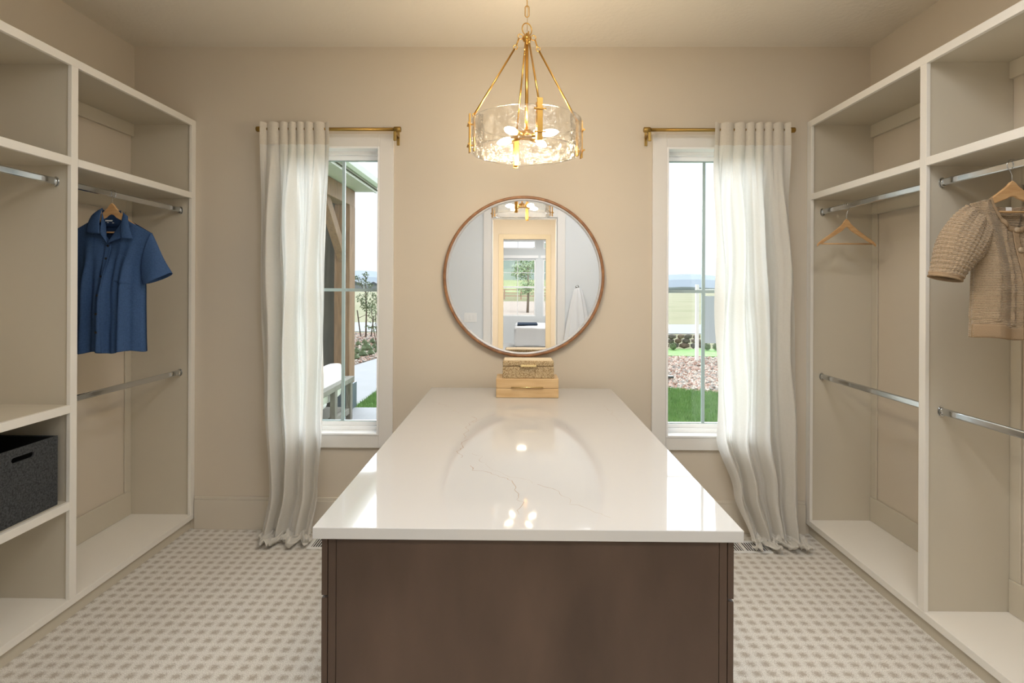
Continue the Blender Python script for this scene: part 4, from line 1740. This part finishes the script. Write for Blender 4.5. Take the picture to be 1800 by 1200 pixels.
gravel([(1.0, 9.43), (2.6, 9.13), (3.6, 8.63), (5.0, 8.05), (6.2, 13.2), (3.6, 13.6), (0.8, 14.1)], 9000, (0.8, 6.2, 8, 14.2), 'gravel_stones', 'pinkish loose gravel seen through the right window beyond the lawn', 0.025, 0.055)
gravel([(-6.1, 11.0), (-3.65, 11.55), (-3.4, 13.4), (-1.8, 16.1), (-3.0, 19.8), (-9, 19.8)], 5000, (-9, -1.6, 10.8, 20), 'gravel_stones', 'pale gravel bed seen through the left window beyond the path', 0.03, 0.06)


# grass blades
def grass(poly, n, bounds, name, label, h=0.07):
    b = MB()
    x0, x1, y0, y1 = bounds
    k = 0
    while k < n:
        x, y = rnd.uniform(x0, x1), rnd.uniform(y0, y1)
        if not inside(poly, x, y):
            continue
        k += 1
        a = rnd.uniform(0, 2 * PI)
        w = 0.006
        hh = h * rnd.uniform(0.5, 1.2)
        lx, ly = rnd.uniform(-0.03, 0.03), rnd.uniform(-0.03, 0.03)
        b.bm.faces.new((b.bm.verts.new((x - w * math.cos(a), y - w * math.sin(a), GZ)), b.bm.verts.new((x + w * math.cos(a), y + w * math.sin(a), GZ)), b.bm.verts.new((x + lx, y + ly, GZ + hh))))
    o = b.build(name, M_grass, recalc=False)
    return tag(o, label, 'grass', kind='stuff')


grass([(-2.3, 7.2), (-2.3, 8.9), (-1.6, 9.8), (-1.2, 9.7), (-1.2, 7.2)], 9000, (-2.3, -1.2, 7.2, 9.8), 'grass_blades', 'short green lawn grass beside the porch slab, left window')
grass([(1.6, 6.6), (1.6, 9.25), (2.6, 9.1), (3.6, 8.6), (4.4, 8.2), (4.4, 6.6)], 26000, (1.6, 4.4, 6.6, 9.4), 'grass_blades', 'short green lawn grass below the right window')


# shrubs: tufts
def tuft(x, y, r, label, h=None, m=None):
    b = MB()
    r *= 0.75
    h = h or r * 1.1
    for k in range(170):
        a = rnd.uniform(0, 2 * PI)
        el = rnd.uniform(0.05, 1.0)
        d = Vector((math.cos(a) * (1 - el * 0.8), math.sin(a) * (1 - el * 0.8), el))
        tip = Vector((x, y, GZ)) + Vector((d.x * r, d.y * r, d.z * h + 0.02))
        w = r * 0.05
        b.bm.faces.new((b.bm.verts.new((x - w * math.sin(a) + d.x * r * .2, y + w * math.cos(a) + d.y * r * .2, GZ)), b.bm.verts.new((x + w * math.sin(a) + d.x * r * .2, y - w * math.cos(a) + d.y * r * .2, GZ)), b.bm.verts.new(tip)))
    b.blob((x, y, GZ + h * 0.25), r * 0.55, 2, 0.5, 3, (1, 1, 0.8))
    o = b.build('tufted_shrub', m or M_leaf, recalc=False)
    tag(o, label, 'shrub', 'low shrubs in the left gravel bed')
    return o


def gp(px, py, z=GZ):
    d = _r2 * ((px - 900) / 930) - _u2 * ((py - 505) / 930) + _f
    t = (z - H) / d.z
    return d.x * t, d.y * t


sh_pts = [(627, 621, 0.24, 'round grey-green shrub left, just past the path edge'), (645, 616, 0.36, 'widest round green shrub in the middle of the gravel bed'),
          (638, 626, 0.26, 'grey-green shrub nearest the path edge, centre'), (652, 623, 0.22, 'small grey-green shrub right of the nearest one'),
          (658, 612, 0.20, 'small green shrub behind, right of the widest one'), (664, 619, 0.22, 'green shrub at the right edge of the left window'),
          (626, 631, 0.20, 'lowest grey-green shrub against the timber post'), (630, 607, 0.2, 'small far shrub left in the second row'),
          (641, 604, 0.2, 'small far shrub in the middle of the far row'), (655, 603, 0.22, 'small far shrub right in the far row'), (665, 606, 0.22, 'far shrub at the right end of the far row')]
for px_, py_, r_, lab in sh_pts:
    x, y = gp(px_, py_)
    tuft(x, y, r_, lab)


def leafball(b, c, r, n, size=0.06):
    for k in range(n):
        d = Vector((rnd.gauss(0, 1), rnd.gauss(0, 1), rnd.gauss(0, 0.8)))
        d = d.normalized() * r * rnd.uniform(0.3, 1) ** 0.6
        p = Vector(c) + d
        a = Vector((rnd.gauss(0, 1), rnd.gauss(0, 1), rnd.gauss(0, 1))).normalized() * size
        e = a.cross(Vector((rnd.gauss(0, 1), rnd.gauss(0, 1), rnd.gauss(0, 1))).normalized())
        b.bm.faces.new([b.bm.verts.new(q) for q in (p - a, p - e * 0.5, p + a, p + e * 0.5)])


def at(px, py, Y):
    d = _r2 * ((px - 900) / 930) - _u2 * ((py - 505) / 930) + _f
    t = Y / d.y
    return Vector((d.x * t, Y, H + d.z * t))


TY = gp(643, 592)[1]
base = at(643, 592, TY)
tree = thing('sapling', tuple(base), 'young sapling with sparse leaves tied between stakes, left window', 'tree')
MB().tube([at(643, 592, TY), at(644, 550, TY), at(643, 510, TY), at(643, 484, TY)], [0.03, 0.025, 0.018, 0.008], 8).tube([at(643, 515, TY), at(632, 497, TY), at(627, 488, TY)], 0.01, 6).tube([at(643, 520, TY), at(652, 505, TY)], 0.01, 6).build('trunk', M_bark, tree)
fb = MB()
for px_, py_, r_, n_ in ((643, 484, 0.12, 40), (642, 491, 0.09, 24), (627, 488, 0.10, 30), (632, 496, 0.14, 46), (645, 502, 0.16, 50), (653, 501, 0.08, 20), (650, 528, 0.34, 200), (644, 536, 0.22, 90), (657, 545, 0.28, 120), (634, 524, 0.18, 60), (660, 520, 0.2, 60)):
    leafball(fb, at(px_, py_, TY), r_, n_, 0.045)
fb.build('foliage', M_leaf, tree, recalc=False)
for k, (a, c) in enumerate((((628, 545), (634, 592)), ((657, 556), (652, 592)))):
    o = MB().tube([at(c[0], c[1], TY), at(a[0], a[1], TY)], 0.022, 8).build('tree_stake', M_bark)
    tag(o, ('left' if k == 0 else 'right') + ' leaning wooden stake beside the young sapling, left window', 'stake', 'stakes of the sapling')
o = MB().tube([at(630, 559, TY), at(643, 553, TY), at(655, 560, TY)], 0.01, 6).build('tie_strap', M_bark, tree)
T2 = TY - 3.4
base2 = at(664, 606, T2)
t2 = thing('garden_bush', tuple(base2), 'tall leafy bush with several thin stems at the left window edge', 'bush')
s2 = MB()
for a in (-5, 0, 4):
    s2.tube([at(664 + a * 0.3, 608, T2), at(661 + a, 575, T2), at(660 + a * 1.4, 545, T2)], 0.012, 6)
s2.build('stems', M_bark, t2)
f2 = MB()
for px_, py_, r_, n_ in ((662, 562, 0.26, 90), (666, 548, 0.22, 70), (654, 578, 0.12, 30), (668, 580, 0.16, 40), (660, 536, 0.14, 40), (647, 574, 0.08, 16)):
    leafball(f2, at(px_, py_, T2), r_, n_, 0.035)
f2.build('foliage', material('pale sage leaf', srgb(102, 120, 80), 0.7), t2, recalc=False)

# porch: post, beam, brace, roof
porch = thing('porch_frame', (-2.3, 7.1, -0.1), 'brown timber porch post with beam and knee brace outside the left window', 'porch')
MB().box(-2.42, -2.215, 6.98, 7.22, 0.06, 2.62).build('post', M_timber, porch, bevel=0.008)
MB().box(-2.43, -2.19, 6.96, 7.24, -0.10, 0.24).build('post_base', material('blue grey metal shoe', srgb(84, 96, 106), 0.5, 0.3), porch, bevel=0.005)
MB().box(-2.40, -2.225, D + WT + 0.01, 7.24, 2.62, 2.84).build('beam', M_timber, porch, bevel=0.008)
kb = MB()
kb.prism([(6.98, 1.86), (6.98, 2.06), (6.42, 2.62), (6.22, 2.62)], -2.37, -2.27, 'X')
kb.build('knee_brace', M_timber, porch, bevel=0.006)
roof = thing('porch_roof', (-2.4, 5.4, 2.84), 'white porch roof edge with soffit boards and gutter outside the left window', 'roof')
yb = D + WT + 0.02
while yb < 7.30:
    y1 = min(yb + 0.128, 7.34)
    MB().box(-4.6, -1.985, yb, y1 - 0.006, 2.848, 2.866).build('soffit_board', M_soffit, roof)
    yb += 0.13
MB().box(-1.985, -1.96, yb * 0 + D + WT + 0.02, 7.38, 2.84, 3.02).build('fascia', M_soffit, roof)
gt = MB()
gt.prism([(-1.96, 3.05), (-1.96, 2.92), (-1.93, 2.90), (-1.88, 2.92), (-1.86, 2.98), (-1.86, 3.06), (-1.875, 3.06), (-1.878, 2.985), (-1.89, 2.935), (-1.93, 2.918), (-1.945, 2.93), (-1.945, 3.05)], D + WT + 0.02, 7.42, 'Y')
gt.build('gutter', material('grey gutter', srgb(214, 218, 220), 0.5), roof)
MB().box(-4.6, -1.94, D + WT + 0.02, 7.38, 2.868, 2.875).box(-4.6, -1.945, D + WT + 0.02, 7.38, 3.02, 3.05).build('roof_deck', M_timber_dark, roof)
struct(MB().box(-5.0, -2.41, 7.26, 7.36, -0.2, 2.84).build('wall_porch_end', M_timber_dark))

# outdoor sofa seen from its back
sofa = thing('outdoor_sofa', (-2.35, 5.6, -0.1), 'weathered wooden outdoor sofa on the porch outside the left window', 'sofa')
FX = -2.03
for y in (4.3, 5.15, 5.95, 6.50):
    MB().box(FX - 0.06, FX, y - 0.04, y + 0.04, -0.10, 0.40).build('leg', M_sofawood, sofa, bevel=0.004)
MB().box(FX - 0.07, FX + 0.005, 4.25, 6.60, 0.36, 0.42).build('back_rail', M_sofawood, sofa, bevel=0.004)
MB().box(FX - 0.06, FX - 0.01, 4.34, 6.46, -0.02, 0.05).build('lower_rail', M_sofawood, sofa, bevel=0.004)
MB().box(FX - 0.85, FX - 0.06, 6.50, 6.58, 0.36, 0.42).build('arm_rail', M_sofawood, sofa, bevel=0.004)
MB().box(FX - 0.85, FX - 0.06, 4.26, 4.34, 0.36, 0.42).build('arm_rail', M_sofawood, sofa, bevel=0.004)
for y in (4.30, 6.54):
    MB().box(FX - 0.85, FX - 0.79, y - 0.04, y + 0.04, -0.10, 0.36).build('leg', M_sofawood, sofa, bevel=0.004)
MB().box(FX - 0.84, FX - 0.07, 4.34, 6.46, 0.0, 0.06).build('seat_base', M_sofawood, sofa)


def cushion(x0, x1, y0, y1, z0, z1, label, tilt=0.0):
    b = MB()
    cx, cy, cz = (x0 + x1) / 2, (y0 + y1) / 2, (z0 + z1) / 2
    res = bmesh.ops.create_cube(b.bm, size=1.0)
    bmesh.ops.subdivide_edges(b.bm, edges=b.bm.edges[:], cuts=7, use_grid_fill=True)
    for v in b.bm.verts:
        p = v.co * 2
        q = Vector((p.x * math.sqrt(max(0, 1 - p.y ** 2 / 2 - p.z ** 2 / 2 + p.y ** 2 * p.z ** 2 / 3)),
                    p.y * math.sqrt(max(0, 1 - p.z ** 2 / 2 - p.x ** 2 / 2 + p.z ** 2 * p.x ** 2 / 3)),
                    p.z * math.sqrt(max(0, 1 - p.x ** 2 / 2 - p.y ** 2 / 2 + p.x ** 2 * p.y ** 2 / 3))))
        p = p.lerp(q, 0.42)
        n = 0.03 * noise.noise(p * 1.7 + Vector((y0, 0, 0)))
        p *= 1 + n
        v.co = Vector((cx + p.x * (x1 - x0) / 2 + tilt * p.z, cy + p.y * (y1 - y0) / 2, cz + p.z * (z1 - z0) / 2))
    o = b.build('cushion', M_cushion, smooth=True)
    tag(o, label, 'cushion', 'white sofa cushions')
    return o


cushion(-2.24, -2.112, 5.72, 6.44, 0.20, 0.63, 'white back cushion at the far end of the porch sofa')
cushion(-2.24, -2.112, 4.98, 5.70, 0.20, 0.60, 'white back cushion next to the curtain on the porch sofa')
cushion(-2.86, -2.25, 5.42, 6.44, 0.062, 0.20, 'white seat cushion at the far half of the porch sofa')
cushion(-2.86, -2.25, 4.36, 5.40, 0.062, 0.20, 'white seat cushion at the near half of the porch sofa')

# ------------------------------------------------------------------ outside, right window
# low stone wall
sw_ = thing('stone_wall', (5.0, 15.4, GZ), 'low brown dry stone wall behind the lawn strip, right window', 'wall')
M_rock = [material('brown rock', srgb(121, 104, 91), 0.95, var=0.15, vscale=9), material('grey rock', srgb(101, 95, 87), 0.95, var=0.15, vscale=9)]
rk = 0
for row in range(3):
    x = 3.2 + rnd.uniform(0, 0.2)
    while x < 5.45 - (0.08 if row < 2 else 0.2):
        w = rnd.uniform(0.16, 0.34)
        b = MB()
        b.blob((x + w / 2, 15.45 + rnd.uniform(-0.03, 0.03), GZ + 0.07 + row * 0.13), w * 0.54, 1, 0.35, 2.0, (1.0, 0.6, 0.085 / (w * 0.54)), seed=rk)
        b.build('stone', M_rock[rk % 2], sw_)
        rk += 1
        x += w
for px_, py_, lab in ((1174, 611, 'small green bush at the left end of the low stone wall'), (1232, 612, 'small dark bush behind the white post'), (1247, 612, 'small dark bush beside the curtain, right window')):
    x, y = gp(px_, py_)
    y -= 0.5
    b = MB()
    leafball(b, (x, y, GZ + 0.12), 0.10, 120, 0.03)
    b.blob((x, y, GZ + 0.09), 0.085, 2, 0.4)
    tag(b.build('small_bush', M_leaf, recalc=False), lab, 'bush')
# white hanging sign: post, arm and blank panel
sg = thing('sign_post', (gp(1225, 634)[0], gp(1225, 634)[1], GZ), 'white yard sign post with pale blank panel, right window', 'sign')
SY = gp(1225, 634)[1]
a0, a1 = at(1222.3, 634, SY), at(1228, 500, SY)
MB().box(a0.x, a1.x, SY - 0.04, SY + 0.04, GZ, a1.z).build('post', M_white, sg, bevel=0.004)
p0, p1 = at(1229, 512, SY), at(1268, 512, SY)
MB().box(a1.x, p1.x + 0.1, SY - 0.03, SY + 0.03, p0.z - 0.02, p0.z + 0.05).build('arm', M_white, sg, bevel=0.004)
q0, q1 = at(1236, 520, SY), at(1266, 603, SY)
MB().box(q0.x, q1.x, SY - 0.012, SY + 0.012, q1.z, q0.z).build('panel', material('pale blue sign panel', srgb(175, 185, 192), 0.5), sg)
for xx in (q0.x + 0.05, q1.x - 0.05):
    MB().tube([(xx, SY, q0.z), (xx, SY, p0.z - 0.02)], 0.006, 6).build('hanging_link', M_chrome, sg)
# small black landscape light in the gravel
lx, ly = gp(1177, 667)
gl = thing('garden_light', (lx, ly, GZ), 'small dark ground light lying in the pink gravel, right window', 'lamp')
MB().box(lx - 0.07, lx + 0.07, ly - 0.05, ly + 0.05, GZ + 0.03, GZ + 0.075).build('lamp_head', material('dark green metal', srgb(58, 66, 62), 0.5), gl, bevel=0.01)
MB().tube([(lx, ly, GZ - 0.01), (lx, ly, GZ + 0.04)], 0.012, 8).build('stake', M_black, gl)


# far strips and mountains
def ridge(y, x0, x1, hfun, name, m, n=120, base=GZ):
    b = MB()
    sgn = 1 if y > 0 else -1
    prev = None
    for i in range(n + 1):
        x = x0 + (x1 - x0) * i / n
        h = hfun(x)
        dd = max(8, h * 2.0)
        col_ = [b.bm.verts.new((x, y, base - 1)), b.bm.verts.new((x, y + sgn * dd * 0.5, base + h * 0.62)), b.bm.verts.new((x, y + sgn * dd, base + h)), b.bm.verts.new((x, y + sgn * dd * 2, base - 1))]
        if prev:
            for k in range(3):
                b.bm.faces.new((prev[k], col_[k], col_[k + 1], prev[k + 1]))
        prev = col_
    return struct(b.build(name, m))


def fb1(x, s, f):
    return noise.noise(Vector((x * f, s, 0))) + 0.5 * noise.noise(Vector((x * f * 2.3, s + 5, 0))) + 0.25 * noise.noise(Vector((x * f * 5.1, s + 9, 0)))


ridge(2200, -2200, 2200, lambda x: 44 + 22 * fb1(x, 3.2, 0.0016) + (22 * math.exp(-((x + 640) / 260) ** 2)) + (20 * math.exp(-((x - 900) / 300) ** 2)), 'mountain_range', M_hill)
ridge(420, -500, 500, lambda x: 3.0 + 1.6 * fb1(x, 8.2, 0.02), 'far_tree_line', material('distant hedge', srgb(96, 103, 99), 1.0, spec=0), base=GZ - 1)
for px_, w_, h_, lab in ((628, 9, 3.0, 'pale far house roof left of the sapling'), (660, 7, 2.6, 'far grey barn at the right of the sapling')):
    p = at(px_, 509, 300)
    hb_ = thing('far_house', (p.x, 300, GZ), lab, 'house')
    MB().box(p.x - w_ / 2, p.x + w_ / 2, 296, 304, GZ - 0.1, GZ + h_).build('walls', material('far house wall', srgb(150, 156, 160), 0.9), hb_)
    MB().prism([(p.x - w_ / 2 - 0.4, GZ + h_), (p.x + w_ / 2 + 0.4, GZ + h_), (p.x, GZ + h_ + 2.0)], 295.5, 304.5, 'Y').build('roof', material('far house roof', srgb(96, 102, 110), 0.9), hb_)

# ------------------------------------------------------------------ outside, behind the bedroom
ridge(-260, -260, 260, lambda x: 15 + 5 * fb1(x, 1.2, 0.02) + 13 * math.exp(-((x - 22) / 22) ** 2), 'rear_hill', M_hill2)
ridge(-150, -200, 200, lambda x: 4 + 1.0 * fb1(x, 2.2, 0.05), 'rear_pasture', material('green pasture', srgb(118, 122, 92), 1.0, var=0.12, vscale=0.1, spec=0))
struct(MB().box(-40, 40, -60, -24, GZ - 0.03, GZ - 0.01).build('rear_gravel', material('rear gravel', srgb(150, 136, 124), 1.0, var=0.1, vscale=3)))
struct(MB().box(-6, 6, -24, -15, GZ - 0.03, GZ - 0.01).build('rear_lawn', M_grass))
fence = thing('rail_fence', (1, -70, GZ), 'brown wooden rail fence beyond the bedroom window, seen in mirror', 'fence')
Mf = material('fence wood', srgb(110, 84, 68), 0.9)
for i in range(9):
    x = -9 + i * 2.4
    MB().box(x - 0.09, x + 0.09, -70.09, -69.91, GZ - 0.05, GZ + 1.5).build('post', Mf, fence)
for z in (0.5, 0.95, 1.4):
    MB().box(-10, 12, -70.13, -70.09, GZ + z - 0.06, GZ + z + 0.06).build('rail', Mf, fence)
rt = thing('garden_tree', (0.75, -30, GZ), 'leafy tree beyond the bedroom window, seen in mirror', 'tree')
MB().tube([(0.75, -30, GZ - 0.02), (0.8, -30, GZ + 1.4), (0.75, -30, GZ + 3.2)], [0.09, 0.07, 0.03], 8).build('trunk', M_bark, rt)
f3 = MB()
for k in range(14):
    leafball(f3, (0.75 + rnd.uniform(-0.7, 0.7), -30 + rnd.uniform(-0.6, 0.6), GZ + 2.6 + rnd.uniform(-1.0, 1.2)), 0.55, 110, 0.09)
f3.build('foliage', M_leaf, rt, recalc=False)
